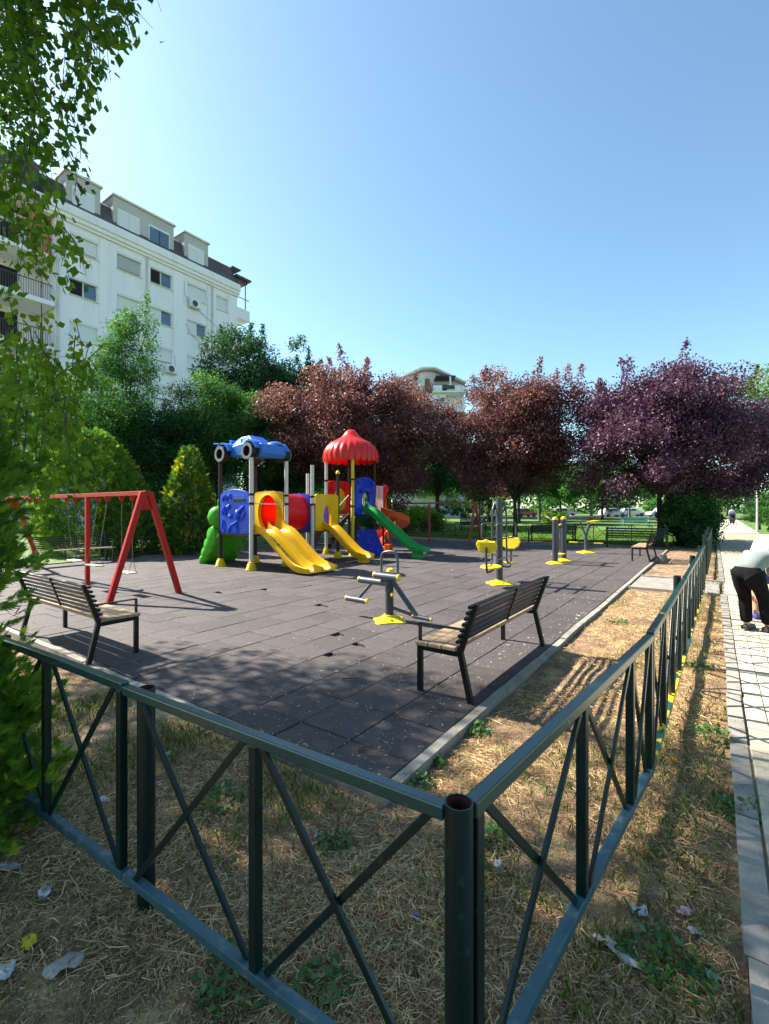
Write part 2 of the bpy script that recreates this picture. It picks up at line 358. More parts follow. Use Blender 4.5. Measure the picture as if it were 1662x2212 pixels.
# rubber floor: half-metre tiles in rows along Y
MAT_Z = 0.05; TX0, TX1, TY0, TY1 = -16.12, -1.62, 2.27, 21.77
floor = link('rubber_floor', MB().box(TX0, TX1, TY0, TY1, -0.02, 0.012).mesh('rubber_floor', M['mat_bed'])); tag(floor, kind='structure')
def tile_mesh(lx, ly, notch=None):
    g = 0.0035; b = 0.006; t = MAT_Z - 0.012
    if notch is None: poly = [(g, g), (lx - g, g), (lx - g, ly - g), (g, ly - g)]
    else:
        a, c = notch; poly = [(g + a, g), (lx - g, g), (lx - g, ly - g), (g, ly - g), (g, g + c), (g + a * .6, g + c * .8), (g + a * .85, g + c * .45)]
    mb = MB(); n = len(poly)
    cx = sum(p[0] for p in poly) / n; cy = sum(p[1] for p in poly) / n
    ins = [(x + (b if x < cx else -b), y + (b if y < cy else -b)) for x, y in poly]
    V = [(x, y, 0) for x, y in poly] + [(x, y, t - b * .7) for x, y in poly] + [(x, y, t) for x, y in ins]
    F_ = [(i, (i + 1) % n, (i + 1) % n + n, i + n) for i in range(n)] + [(i + n, (i + 1) % n + n, (i + 1) % n + 2 * n, i + 2 * n) for i in range(n)] + [tuple(range(2 * n, 3 * n))]
    mb.add(V, F_); return mb.mesh('tile', M['rubber'])
full = tile_mesh(.5, .5); cache = {}
tiles = []
ncol = 29
for i in range(ncol):
    x = TX1 - .5 * (i + 1)
    y = TY0 - (0.22 if i % 2 == 0 else 0.47) + (0.08 if i % 5 == 3 else 0); 
    if i < 3: y = TY0 - 0.20
    while y < TY1 - 0.01:
        a = max(y, TY0); e = min(y + .5, TY1)
        tiles.append((x, a, e - a)); y += .5
# broken corners where the photograph shows gaps in the floor
def hit(px, py):
    d = (EYE - MAT_Z) * 1003 / (py - 1100); p = cw(d, (px - 831) / 1003 * d); return p.x, p.y
broken = [hit(*p) for p in ((745, 1397), (800, 1400), (800, 1370), (1150, 1232), (1130, 1262), (600, 1277), (715, 1312), (330, 1277), (505, 1280), (985, 1247))]
tiles.sort(key=lambda t: (t[0] + .25) ** 2 + (t[1] + .25) ** 2)
rest = MB(); nobj = 0
for (x, y, ly) in tiles:
    cx, cy = x + .25, y + ly / 2
    d = Vector((cx, cy, 0)).dot(FWD); l = Vector((cx, cy, 0)).dot(RGT)
    inview = d > 0.5 and abs(l) < d * 0.83 + .6
    br = [b for b in broken if x < b[0] < x + .5 and y < b[1] < y + ly]
    dz = random.uniform(-.0025, .0025); rz = random.uniform(-.004, .004)
    if (nobj < 290 and inview) or br:
        if br: me = tile_mesh(.5, ly, (min(.34, .16 + random.random() * .2), min(ly * .5, .10 + random.random() * .12)))
        elif abs(ly - .5) < .01: me = full
        else:
            k = round(ly, 3)
            if k not in cache: cache[k] = tile_mesh(.5, ly)
            me = cache[k]
        link('tile', me, floor, (x, y, .012 + dz), (random.uniform(-.006, .006), random.uniform(-.006, .006), rz)); nobj += 1
    else:
        b0 = len(rest.v); src = full if abs(ly - .5) < .01 else cache.setdefault(round(ly, 3), tile_mesh(.5, ly))
        tx, ty = random.uniform(-.006, .006), random.uniform(-.006, .006)
        rest.add([(v.co.x + x, v.co.y + y, v.co.z + .012 + dz + (v.co.x - .25) * tx + (v.co.y - .25) * ty) for v in src.vertices], [tuple(p.vertices) for p in src.polygons])
r_ = rest.build('far_tiles', M['rubber'], floor); r_['kind'] = 'stuff'

# kerbstones round the floor
kerb = thing('kerb', 'pale concrete kerb framing the dark rubber floor', 'kerb'); kerb['kind'] = 'structure'
del kerb['category']
ks = MB().box(0, 1, .01, .085, -.12, .055).mesh('kerbstone', M['concrete'])
def kerb_run(x, y, n, rz, L=1.0):
    for i in range(n):
        c, s = math.cos(rz), math.sin(rz)
        o = link('kerbstone', ks, kerb, (x + c * i * L, y + s * i * L, random.uniform(-.012, .006)), (random.uniform(-.006, .006), random.uniform(-.01, .01), rz + random.uniform(-.006, .006)))
        o.scale = ((L - .008), 1, 1)
kerb_run(TX1 + .095, 2.16, 20, math.pi / 2)
kerb_run(-12.53, 2.172, 11, 0)
kerb_run(TX0 - .005, 6.2, 16, math.pi / 2)
kerb_run(-15.6, 21.775, 14, 0)

# paved path with its kerb
path = sheet('paved_path', 0.17, 2.42, -3, 78, 0.012, 'sand', 1, 30, slope=True)
def paver_geo(w, h):
    g = .0026; b = .004; t = .03
    P = [(g, g), (w - g, g), (w - g, h - g), (g, h - g)]; I = [(g + b, g + b), (w - g - b, g + b), (w - g - b, h - g - b), (g + b, h - g - b)]
    return ([(x, y, 0) for x, y in P] + [(x, y, t - b) for x, y in P] + [(x, y, t) for x, y in I],
            [(i, (i + 1) % 4, (i + 1) % 4 + 4, i + 4) for i in range(4)] + [(i + 4, (i + 1) % 4 + 4, (i + 1) % 4 + 8, i + 8) for i in range(4)] + [(8, 9, 10, 11)])
PW, PH = .138, .205
gv, gf = paver_geo(PW, PH); pme = MB().add(gv, gf).mesh('paver', M['paver'])
pav = []
for i in range(16):
    for j in range(190):
        x = .207 + i * PW; y = 0.6 + j * PH + (PH / 2 if i % 2 else 0)
        d = Vector((x, y, 0)).dot(FWD); l = Vector((x, y, 0)).dot(RGT)
        pav.append((-(1 if abs(l) < d * .86 else 0), d, x, y))
pav.sort(); rest = MB()
for k, (iv, d, x, y) in enumerate(pav):
    dz = random.uniform(-.003, .003)
    if k < 300: link('paver', pme, path, (x, y, .006 + dz), (random.uniform(-.012, .012), random.uniform(-.012, .012), random.uniform(-.012, .012)))
    elif iv or y < 22: rest.add([(a + x, b + y, c + .006 + dz) for a, b, c in gv], gf)
r_ = rest.build('far_pavers', M['paver'], path); r_['kind'] = 'stuff'
far_slab = sheet('far_path', 0.205, 2.42, 39.4, 78, 0.035, 'paver', 1, 20, slope=True)
pk = thing('path_kerb', 'low concrete kerb along the paved path', 'kerb'); pk['kind'] = 'structure'; del pk['category']
kk = MB().box(0, 1, 0, .10, -.12, .045).mesh('kerbstone', M['concrete'])
for i in range(-1, 36):
    if i in (11, 12): continue
    o = link('kerbstone', kk, pk, (0.195 + random.uniform(-.006, .006), .2 + i, random.uniform(-.012, .008)), (random.uniform(-.006, .006), random.uniform(-.01, .01), math.pi / 2 + random.uniform(-.006, .006))); o.scale = (.985, 1, 1)
cp = tag(MB().box(-1.50, .09, 11.25, 13.2, -.02, .022).build('side_path', M['concrete'], bevel=.006), kind='structure')
for y in (11.2, 13.25):
    MB().box(-1.50, .09, y - .04, y + .04, -.02, .05).build('edging_stone', M['concrete'], cp, bevel=.006)

# ------------------------------------------------------------------ fences
def xfence(name, label, pts, bays, top=0.95, low=0.16, mats=('fence_green',) * 4, w=.038, posts=(), post_off=(0, 0), group=None, wpost=.036, braces=True, lowmats=None, shared=False):
    """pts: plan points of the run; bays: list of distances for each leg where uprights stand"""
    t = thing(name, label, 'fence', (pts[0][0], pts[0][1], 0), 0, group)
    ox, oy = pts[0]
    mt = [M[m] for m in mats]
    for li in range(len(pts) - 1):
        a = Vector((pts[li][0] - ox, pts[li][1] - oy, 0)); b = Vector((pts[li + 1][0] - ox, pts[li + 1][1] - oy, 0))
        L = (b - a).length; u = (b - a) / L; bz = bays[li]
        up = Vector((0, 0, 1)); tz = top + (li * .012 if li < 5 else .05)
        gap = .003
        def P(s, z): return a + u * s + up * z
        MB().bar(P(gap, tz - w / 2), P(L - gap, tz - w / 2), w, w).build('top_rail', mt[0], t, bevel=.005)
        lm = mt[1] if lowmats is None else M[lowmats[li]]
        MB().bar(P(gap, low - w / 2), P(L - gap, low - w / 2), w, w).build('bottom_rail', lm, t, bevel=.005)
        for i, s in enumerate(bz):
            if not (shared and i == len(bz) - 1): MB().bar(P(s, low - .002), P(s, tz - w + .002), w * .92, w * .92, up=Vector((-u.y, u.x, 0))).build('upright', mt[2], t, bevel=.004)
            if braces and i < len(bz) - 1:
                s0 = s + w * 1.3; s1 = bz[i + 1] - w * 1.3
                nrm = Vector((-u.y, u.x, 0)) * w * .2
                MB().bar(P(s0, tz - w) + nrm, P(s1, low) + nrm, w * .36, w * .62, up=up).build('brace', mt[3], t, bevel=.002)
                MB().bar(P(s0, low) - nrm, P(s1, tz - w) - nrm, w * .36, w * .62, up=up).build('brace', mt[3], t, bevel=.002)
    for (px, py, h) in posts:
        x, y = px - ox, py - oy
        po = MB().lathe([(wpost, -.1), (wpost, h), (wpost - .004, h), (wpost - .004, h - .12)], 28, (x, y, 0)).build('post', mt[2], t, smooth=True)
        MB().lathe([(wpost - .0045, h - .115), (wpost - .0045, h - .004)], 28, (x, y, 0), close=True).build('rusty_bore', M['rust_inside'], po, smooth=True)
    return t
C0 = (-.523, 1.058)                                          # corner post
fd = cw(2.39, -1.75) - Vector((C0[0], C0[1], 0)); fd.z = 0; fl = fd.length; fu = fd / fl
def FP(s, o=0.0): return (C0[0] + fu.x * s - fu.y * o, C0[1] + fu.y * s + fu.x * o)
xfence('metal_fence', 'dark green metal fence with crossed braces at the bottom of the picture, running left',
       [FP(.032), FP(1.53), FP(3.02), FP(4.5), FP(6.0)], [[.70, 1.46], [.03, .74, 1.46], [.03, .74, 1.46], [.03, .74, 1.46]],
       shared=True, mats=('fence_top_sky', 'fence_dusty', 'fence_green', 'fence_green'), posts=[(C0[0], C0[1], .965)] + [(*FP(s, -.056), .932) for s in (1.47, 2.98, 4.5, 6.0)])
# the first bay of the front run ends in the corner post, so its braces are added here
ff = [o for o in bpy.data.objects if o.name == 'metal_fence'][0]
def FL(s, z): return Vector((FP(s)[0] - FP(.032)[0], FP(s)[1] - FP(.032)[1], z))
for sgn in (0, 1):
    MB().bar(FL(.08, .912 if sgn else .16) + Vector((0, .008 * (1 if sgn else -1), 0)), FL(.69, .16 if sgn else .912) + Vector((0, .008 * (1 if sgn else -1), 0)), .014, .024).build('brace', M['fence_green'], ff, bevel=.002)
ry = [1.10, 3.20, 5.95, 8.70, 11.2]
rx_ = [-.515, -.315, -.26, -.21, -.165]
b1 = [.03, .88, 1.64, 2.08]; b2 = [.03, .70, 1.38, 2.05, 2.71]
b2x = [.03, .70, 1.38, 2.05, 2.45]
xfence('metal_fence', 'green metal fence beside the paved path, nearer stretch with yellow paint on its bottom rail',
       [(rx_[i], ry[i]) for i in range(5)], [b1, b2, b2, b2x], mats=('fence_worn', 'fence_green', 'fence_green', 'fence_green'),
       posts=[(rx_[i] - .07, ry[i] + .02, .975) for i in range(2, 5)], w=.043, lowmats=['fence_dusty', 'fence_yellow', 'fence_yellow', 'fence_yellow'])
xfence('metal_fence', 'green metal fence beside the path beyond the side path, next to the ivy bush',
       [(-.15, 13.6), (-.12, 16.4), (-.10, 19.2), (-.08, 22)], [b2, b2, b2], posts=[(-.2, 13.6, 1.1), (-.19, 16.4, 1.1), (-.17, 19.2, 1.1)])
fb = [.03 + .86 * i for i in range(24)]
xfence('metal_fence', 'thin dark metal fence with crossed braces in front of the sunny lawn',
       [(-16.2, 25.3), (3.7 - 5.2, 25.3)], [[.03 + .86 * i for i in range(17)]], mats=('fence_dark',) * 4, w=.036, low=.14)
xfence('metal_fence', 'dark metal fence below the yellow-green conical thuja at the left edge of the floor',
       [(-16.75, 6.4), (-16.75, 14.9)], [[.03 + .86 * i for i in range(10)]], mats=('fence_dark',) * 4, w=.036, low=.14)

# ------------------------------------------------------------------ benches
def bench(label, loc, rz, length=2.03, arm='left', group='black metal benches with plank seats'):
    """seat faces local -x, runs along local y from 0 to length; rear legs on +x"""
    t = thing('park_bench', label, 'bench', loc, rz, group)
    bm_, wd = M['bench_metal'], M['bench_wood']
    s = .045
    for y in (0.0, length):
        MB().bar((-.24, y, 0), (-.24, y, .42), s, s, up=Vector((0, 1, 0))).build('leg', bm_, t, bevel=.003)
        MB().add(*extr([(.235, 0), (.285, 0), (.185, .42), (.135, .42)], y, s)).build('leg', bm_, t, bevel=.003)
        MB().bar((-.216, y, .40), (.14, y, .40), s * .9, s * .9).build('seat_bearer', bm_, t, bevel=.003)
        MB().add(*extr([(.135, .42), (.185, .42), (.335, .85), (.292, .85)], y, s)).build('back_post', bm_, t, bevel=.003)
    ym = length * .52
    MB().add(*extr([(.172, .50), (.188, .50), (.305, .845), (.288, .845)], ym, .03)).build('back_strap', bm_, t)
    for k in range(7):
        f = (k + .5) / 7; x = .135 + (.292 - .135) * (.16 + .84 * f) - .018; z = .42 + .43 * (.16 + .84 * f)
        MB().bar((x, -.05, z), (x, length + .05, z), .026, .026, up=Vector((.33, 0, .94))).build('back_slat', bm_, t, bevel=.002)
    for k in range(3):
        x0 = -.265 + k * .137
        MB().box(x0, x0 + .128, -.055, length + .055, .427 + .003 * k, .462 + .003 * k).build('seat_plank', wd, t, bevel=.006)
    ya = {'left': 0.0, 'right': length}[arm]
    MB().bar((-.24, ya, .42), (-.24, ya, .612), .045, .012, up=Vector((1, 0, 0))).build('arm_upright', bm_, t)
    MB().bar((-.246, ya, .618), (.20, ya, .618), .045, .012).build('armrest', bm_, t, bevel=.002)
    return t
def extr(poly, y, w):
    n = len(poly)
    return ([(u, y - w / 2, z) for u, z in poly] + [(u, y + w / 2, z) for u, z in poly],
            [tuple(range(n)), tuple(range(2 * n - 1, n - 1, -1))] + [(i, i + n, (i + 1) % n + n, (i + 1) % n) for i in range(n)])
bench('black metal bench with weathered plank seat at the right edge of the rubber floor, nearest', (-1.94, 3.63, MAT_Z), 0)
bench('black metal bench with pale plank seat in front of the red swings, on the left', (-7.39, 2.46, MAT_Z), -math.pi / 2, 1.96, 'right')
bench('small far bench with plank seat seen end-on beside the far right kerb', (-1.90, 16.7, MAT_Z), 0, 1.9)
bench('dark bench with pale seat edge behind the left swings below the round thuja', (-15.75, 7.0, MAT_Z), math.pi, 2.0)
def slat_bench(label, loc, rz, length, mat, nb=5, name='park_bench', h=1.0, seatmat=None, plate=False):
    """seat faces local -y, runs along x centred"""
    t = thing(name, label, 'bench', loc, rz); mt = M[mat]; L = length / 2
    for sx in (-1, 1):
        x = sx * (L - .06)
        MB().prism([(-.28, 0), (-.23, 0), (-.22, .4), (.16, .4), (.24, 0), (.3, 0), (.22, .42), (.36, .86 * h), (.31, .88 * h), (.16, .45), (-.28, .45)], x - .03, x + .03, 'x').build('end_frame', mt, t)
        MB().prism([(-.30, .45), (-.25, .45), (-.25, .6), (.2, .6), (.2, .64), (-.30, .64)], x - .025, x + .025, 'x').build('armrest', mt, t)
    for k in range(4):
        y = -.27 + k * .115
        MB().box(-L, L, y, y + .095, .452, .48).build('seat_slat', M[seatmat or mat], t, bevel=.004)
    for k in range(nb):
        f = (k + .6) / nb; y = .16 + (.31 - .16) * f; z = .47 + .40 * h * f; hh = .30 / nb
        MB().bar((-L, y, z), (L, y, z), hh, .022, up=Vector((0, -.9, .35))).build('back_slat', mt, t, bevel=.003)
    return t
slat_bench('dark slatted bench with brown seat behind the twin grey poles, against the lawn fence', (-6.75, 24.2, 0), 0.0, 2.3, 'bench_metal', 5, seatmat='wood_dark')
slat_bench('heavy black bench with wide back boards under the right purple tree', (-2.75, 22.6, 0), 0.12, 2.4, 'fence_dark', 4, h=1.05)
slat_bench('pale turquoise bench far out on the sunny lawn near the white cars', (*cw(42, 22.7)[:2], .1), YAW - .1, 2.3, 'bench_teal', 5)
slat_bench('small dark bench on the lawn behind the right red swing frame', (*cw(36, 6.9)[:2], .05), YAW, 2.0, 'fence_dark', 5)

# ------------------------------------------------------------------ swings
def swing(label, loc, mats=('red_paint',), seats=((-.95,), ), group='red swing frames', L=5.15, mids=(-2.45,)):
    """crossbar along local -x; A-frames at both ends, single post in the middle"""
    t = thing('swing_set', label, 'swing set', loc, 0, group); mt = M[mats[0]]; H = 2.0; s = .082
    for x in (0.0, -L):
        for sg in (-1, 1):
            MB().add(*extx([(sg * .70, 0), (sg * .60, 0), (sg * .005, H - .03), (sg * .115, H - .03)], x, s)).build('leg', mt, t, bevel=.006)
        MB().prism([(-.19, H - .36), (.19, H - .36), (.11, H - .10), (-.11, H - .10)], x - .012, x + .012, 'x').build('gusset', mt, t)
        for sg in (-1, 1): MB().box(x - .09, x + .09, sg * .65 - .11, sg * .65 + .11, 0, .008).build('foot_plate', M['mat_bed'], t)
    for mx in mids: MB().bar((mx, 0, 0), (mx, 0, H - .1), s, s, up=Vector((0, 1, 0))).build('middle_post', mt, t, bevel=.006)
    MB().bar((.05, 0, H - .05), (-L - .05, 0, H - .05), s, s).build('crossbar', mt, t, bevel=.006)
    link_me = None
    for (x, lift, ang) in seats:
        for sx in (-.21, .21):
            MB().prism([(-.05, 0), (.05, 0), (.03, -.10), (-.03, -.10)], -.012, .012, 'x').build('hanger', mt, t, loc=(x + sx, 0, H - .09))
        zs = lift; so_ = math.tan(ang)
        seat = MB().box(-.24, .24, -.085, .085, -.014, .014).build('swing_seat', M['seat_board'], t, bevel=.006, loc=(x, so_ * (H - zs), zs), rot=(ang, 0, 0))
        for sx in (-.21, .21):
            mb = MB(); n = 44; p0 = Vector((0, 0, H - .19)); p1 = Vector((0, so_ * (H - zs), zs + .30))
            for k in range(n):
                a = p0.lerp(p1, (k + .08) / n); b = p0.lerp(p1, (k + .92) / n)
                up = Vector((1, 0, 0)) if k % 2 else Vector((0, 1, 0)); w = .010
                q = (b - a).cross(up).normalized() * w * .5
                mb.bar(a - q, b - q, .0045, .0045); mb.bar(a + q, b + q, .0045, .0045)
            for sy in (-.075, .075):
                mb.tube([p1, Vector((0, so_ * (H - zs) + sy, zs + .01))], .005, 5)
            mb.build('chain', M['chain'], t, loc=(x + sx, 0, 0))
    return t
def extx(poly, x, w):
    n = len(poly)
    return ([(x - w / 2, u, z) for u, z in poly] + [(x + w / 2, u, z) for u, z in poly],
            [tuple(range(n)), tuple(range(2 * n - 1, n - 1, -1))] + [(i, i + n, (i + 1) % n + n, (i + 1) % n) for i in range(n)])
swing('bright red swing frame with hanging seats on the left, behind the pale bench', (-8.6, 4.46, MAT_Z), seats=((-.72, .42, .0), (-1.75, .50, -.10), (-3.3, .48, .05), (-5.6, .45, .04)), L=7.1, mids=(-2.45,))
swing('dull red swing frame without seats beyond the play towers, in tree shade', (-9.05, 20.0, MAT_Z), mats=('dull_red',), seats=())
# ------------------------------------------------------------------ play towers
def transl_plastic(name, c, f):
    m = bpy.data.materials.new(name); m.use_nodes = True; nt = m.node_tree; b = nt.nodes['Principled BSDF']; o = nt.nodes['Material Output']
    b.inputs['Base Color'].default_value = (*c, 1); b.inputs['Roughness'].default_value = .35
    tr = N(nt, 'ShaderNodeBsdfTranslucent'); tr.inputs['Color'].default_value = (*c, 1)
    mx = N(nt, 'ShaderNodeMixShader'); mx.inputs[0].default_value = f
    nt.links.new(b.outputs[0], mx.inputs[1]); nt.links.new(tr.outputs[0], mx.inputs[2]); nt.links.new(mx.outputs[0], o.inputs[0]); M[name] = m
transl_plastic('tube_red', (0.80, 0.012, 0.02), 0.5)
transl_plastic('roof_red_shell', (0.78, 0.035, 0.03), 0.35)
PT = thing('play_tower', 'colourful play structure with blue car roof, red mushroom roof and plastic slides', 'play structure', (-11, 11, MAT_Z))
def ppost(x, y, h, mat, r=.057, base=True, cap=None):
    p = MB().tube([(x, y, .12), (x, y, h)], r, 20).build('post', M[mat], PT, smooth=True)
    if base:
        prof = [(.145, 0), (.15, .03), (.125, .045), (.138, .075), (.112, .09), (.124, .12), (.10, .135), (.110, .165), (.085, .18), (.09, .215), (.062, .225)]
        MB().lathe(prof, 20, (x, y, 0)).build('post_foot', M['gym_yellow'], p, smooth=True)
    if cap: MB().lathe([(r + .012, -.03), (r + .016, .02), (r * .7, .07), (.005, .09)], 16, (x, y, h)).build('post_cap', M[cap], p, smooth=True)
    return p
def clamp(p, x, y, z, r=.057):
    MB().lathe([(r + .002, -.032), (r + .014, -.032), (r + .014, .032), (r + .002, .032)], 16, (x, y, z)).build('clamp', M['black_plastic'], p)
for (x, y, h, m) in ((-.65, -2.8, 3.1, 'post_brown'), (.8, -2.86, 3.05, 'post_grey'), (-.65, -1.55, 3.1, 'post_brown'), (.8, -1.6, 3.05, 'post_grey'),
                     (.60, -.32, 3.05, 'post_grey'), (-.64, .72, 2.9, 'post_grey'), (-.64, -.30, 2.2, 'post_brown'),
                     (-.64, 1.68, 3.6, 'post_grey'), (.60, 1.70, 3.75, 'post_yellow'), (.60, 3.0, 3.6, 'post_brown'), (-.64, 3.0, 3.6, 'post_brown')):
    p = ppost(x, y, h, m, .045 if (x, y) == (.60, 3.0) else .057)
    for z in ((2.05, 1.80) if y < 1 else (2.70, 1.75)): clamp(p, x, y, z)
p = ppost(.58, .93, 2.88, 'post_brown', .057, True, 'gym_yellow'); clamp(p, .58, .93, 2.05)
ppost(.60, 3.55, 2.65, 'post_brown', .04)
for (x0, x1, y0, y1, z) in ((-.68, .74, -2.82, -1.56, .97), (-.66, .56, -.34, .90, .97), (-.66, .56, 1.70, 3.02, 1.47), (-.2, .56, 3.06, 3.6, 1.47)):
    MB().box(x0, x1, y0, y1, z - .06, z).build('deck', M['deck'], PT, bevel=.008)
def wall_panel(name, mat, x0, x1, z0, z1, th, hole=None, round_top=.1, arch=False, n=56, parent=None, plane='y', at=0.0, bump=.0):
    """plate in the (u, z) plane with an optional oval or arched hole; plane 'y' puts u on x, plane 'x' puts u on y"""
    cx, cz = (x0 + x1) / 2, (z0 + z1) / 2
    hw, hh = (x1 - x0) / 2, (z1 - z0) / 2
    def outer(a):
        c, s = math.cos(a), math.sin(a); e = 20.0
        k = (abs(c / hw) ** e + abs(s / hh) ** e) ** (-1 / e)
        u, w = c * k, s * k
        if w > 0 and round_top: w += round_top * (1 - (u / hw) ** 2) * (w / hh) ** 4 - round_top * .35 * (w / hh) ** 4
        return cx + u, cz + w
    O = [outer(2 * math.pi * k / n) for k in range(n)]
    mb = MB()
    def P(u, w, e): return (u, at + e, w) if plane == 'y' else (at + e, u, w)
    if hole is None:
        V = [P(u, w, -th / 2) for u, w in O] + [P(u, w, th / 2) for u, w in O]
        F_ = [tuple(range(n)), tuple(range(2 * n - 1, n - 1, -1))] + [(i, (i + 1) % n, (i + 1) % n + n, i + n) for i in range(n)]
    else:
        hx, hz, ru, rw = hole
        def inner(a):
            c, s = math.cos(a), math.sin(a)
            if arch:
                e = 2.0 if s > 0 else 9.0
                k = (abs(c) ** e + abs(s) ** e) ** (-1 / e); return hx + ru * c * k, hz + rw * s * k
            return hx + ru * c, hz + rw * s
        I = [inner(2 * math.pi * k / n) for k in range(n)]
        I2 = [(hx + (u - hx) * 1.16, hz + (w - hz) * 1.12) for u, w in I]
        V = ([P(u, w, -th / 2) for u, w in O] + [P(u, w, -th / 2) for u, w in I2] + [P(u, w, -th / 2 - bump) for u, w in I] +
             [P(u, w, th / 2) for u, w in O] + [P(u, w, th / 2) for u, w in I2] + [P(u, w, th / 2 + bump) for u, w in I])
        F_ = []
        for i in range(n):
            j = (i + 1) % n
            F_ += [(i, j, j + n, i + n), (i + n, j + n, j + 2 * n, i + 2 * n), (i + 3 * n, i + 4 * n, j + 4 * n, j + 3 * n), (i + 4 * n, i + 5 * n, j + 5 * n, j + 4 * n),
                   (i, i + 3 * n, j + 3 * n, j), (i + 2 * n, j + 2 * n, j + 5 * n, i + 5 * n)]
    mb.add(V, F_)
    return mb.build(name, M[mat], parent or PT, smooth=True, bevel=.006)
# blue relief panel on the near side of the car tower
bp_ = wall_panel('relief_panel', 'pl_blue', -.57, .71, .97, 2.13, .06, None, .12, plane='y', at=-2.84)
y_ = -2.876
def relief(pts, r):
    q = smooth_path(pts, 14); MB().tube([(a, y_, b) for a, b in q], [r * (.35 + 1.3 * math.sin(math.pi * min(1, (i + .6) / len(q))) ** .7) for i in range(len(q))], 8).build('relief', M['pl_blue'], bp_, smooth=True)
MB().box(.06, .56, -2.885, -2.86, 1.86, 1.95).build('slot_shade', M['unlit_inside'], bp_, bevel=.02)  # near-black block in place of the slot's shaded inside
for pts, r in (([(-.45, 1.88), (-.33, 2.03), (-.24, 1.86)], .035), ([(-.22, 1.95), (-.12, 2.04), (-.05, 1.93)], .035), ([(-.45, 1.50), (-.36, 1.68), (-.27, 1.48)], .04),
               ([(.50, 1.74), (.36, 1.62), (.22, 1.60)], .04), ([(.55, 1.55), (.45, 1.45), (.36, 1.30)], .03), ([(.20, 1.62), (.26, 1.48), (.18, 1.36)], .055), ([(.32, 1.38), (.1, 1.24), (-.12, 1.20)], .035),
               ([(.28, 1.22), (.18, 1.16), (.22, 1.04), (.30, 1.08)], .032), ([(-.08, 1.18), (-.15, 1.06), (-.10, 1.0)], .035), ([(-.42, 1.36), (-.46, 1.2), (-.44, 1.04), (-.36, 1.03), (-.34, 1.2), (-.38, 1.34)], .02),
               ([(-.22, 1.76), (-.18, 1.70), (-.12, 1.78)], .04), ([(-.15, 1.5), (-.08, 1.44), (-.02, 1.52)], .035)):
    relief(pts, r)
MB().tube([(.8, -2.80, 1.80), (.8, -1.66, 1.80)], .016, 10).build('guard_rail', M['post_grey'], PT, smooth=True)
wall_panel('tunnel_panel', 'pl_yellow', -.57, .72, .97, 2.17, .07, (.06, 1.55, .43, .53), .04, plane='y', at=-1.62, bump=.03)
def oval_tube(y0, y1, cx, cz, ru, rw, th, n=36, bulge=.03):
    V = []; m = 7
    for layer in (0, 1):
        for i in range(m):
            f = i / (m - 1); g = math.sin(math.pi * f) * bulge - layer * th
            V += [(cx + (ru + g) * math.cos(2 * math.pi * k / n), y0 + (y1 - y0) * f, cz + (rw + g) * math.sin(2 * math.pi * k / n)) for k in range(n)]
    F_ = []
    for layer in (0, 1):
        for i in range(m - 1):
            for k in range(n):
                a = layer * m * n + i * n + k; b = layer * m * n + i * n + (k + 1) % n; F_.append((a, b, b + n, a + n))
    return MB().add(V, F_)
oval_tube(-1.585, -.36, .04, 1.55, .46, .55, .02).build('crawl_tunnel', M['tube_red'], PT, smooth=True)
wall_panel('tunnel_panel', 'pl_purple', -.57, .53, .95, 2.13, .07, (.04, 1.55, .43, .53), .04, plane='y', at=-.32, bump=.02)
wall_panel('tunnel_panel', 'pl_purple', -.57, .53, .97, 2.0, .05, None, .06, plane='y', at=.90)
# yellow double slide
def channel(cells, w, lip=.17, base=-.03):
    hw = w / 2; top = [(-hw, lip * .9), (-hw + .02, lip), (-hw + .055, lip * .97)]
    cwid = (w - .11) / cells
    for c in range(cells):
        a = -hw + .055 + c * cwid; b = a + cwid
        top += [(a + .035, .05), (a + .085, .004), ((a + b) / 2, -.004), (b - .085, .004), (b - .035, .05)]
        if c < cells - 1: top += [(b - .02, lip * .8), (b, lip * .92), (b + .02, lip * .8)]
    top += [(hw - .055, lip * .97), (hw - .02, lip), (hw, lip * .9)]
    return top + [(hw - .004, lip * .45), (hw - .05, base), (0, base - .006), (-hw + .05, base), (-hw + .004, lip * .45)]
def slide(name, label, mat, y, w, cells, pts, lip=.16, parent=PT):
    path_ = smooth_path(pts, 36)
    base = channel(cells, w, lip)
    def prof(t):
        k = 1.0 + 1.1 * max(0, 1 - t / .14) ** 1.5 if t < .14 else (1 - .35 * max(0, (t - .86) / .14))
        return [(yy + y, q * k if q > .1 else q) for yy, q in base]
    o = MB().sweep(prof, path_).build(name, M[mat], parent, smooth=True)
    o['label'] = label
    return o, path_
ds, dp = slide('slide', 'wide yellow double slide', 'pl_yellow', -2.22, 1.16, 2, [(.74, 1.02), (.98, 1.01), (1.22, .90), (1.72, .52), (2.15, .20), (2.45, .085), (2.82, .075)])
def scrawl():
    mb = MB(); s0 = 12
    def on(s, yy): 
        i = s0 + s; a = dp[int(i)]; b = dp[int(i) + 1]; f = i - int(i); t = Vector((b[0] - a[0], 0, b[1] - a[1])).normalized()
        return Vector((a[0] + (b[0] - a[0]) * f - t.z * .012, yy, a[1] + (b[1] - a[1]) * f + t.x * .012))
    for k in range(9):
        s = k * .95; yy = -2.62
        q = [(s, yy), (s + .3, yy + .12), (s + .55, yy + .02), (s + .7, yy + .13 if k % 2 else yy + .06)]
        if k % 3 == 0: q += [(s + .2, yy + .07)]
        mb.tube([on(a, b) for a, b in q], .006, 4)
    mb.build('graffiti', M['black_plastic'], ds)
scrawl()
s2, _ = slide('slide', 'narrow yellow slide', 'pl_yellow', .33, .50, 1, [(.60, 1.05), (.80, 1.03), (1.02, .90), (1.5, .50), (1.88, .24), (2.14, .16), (2.40, .17)])
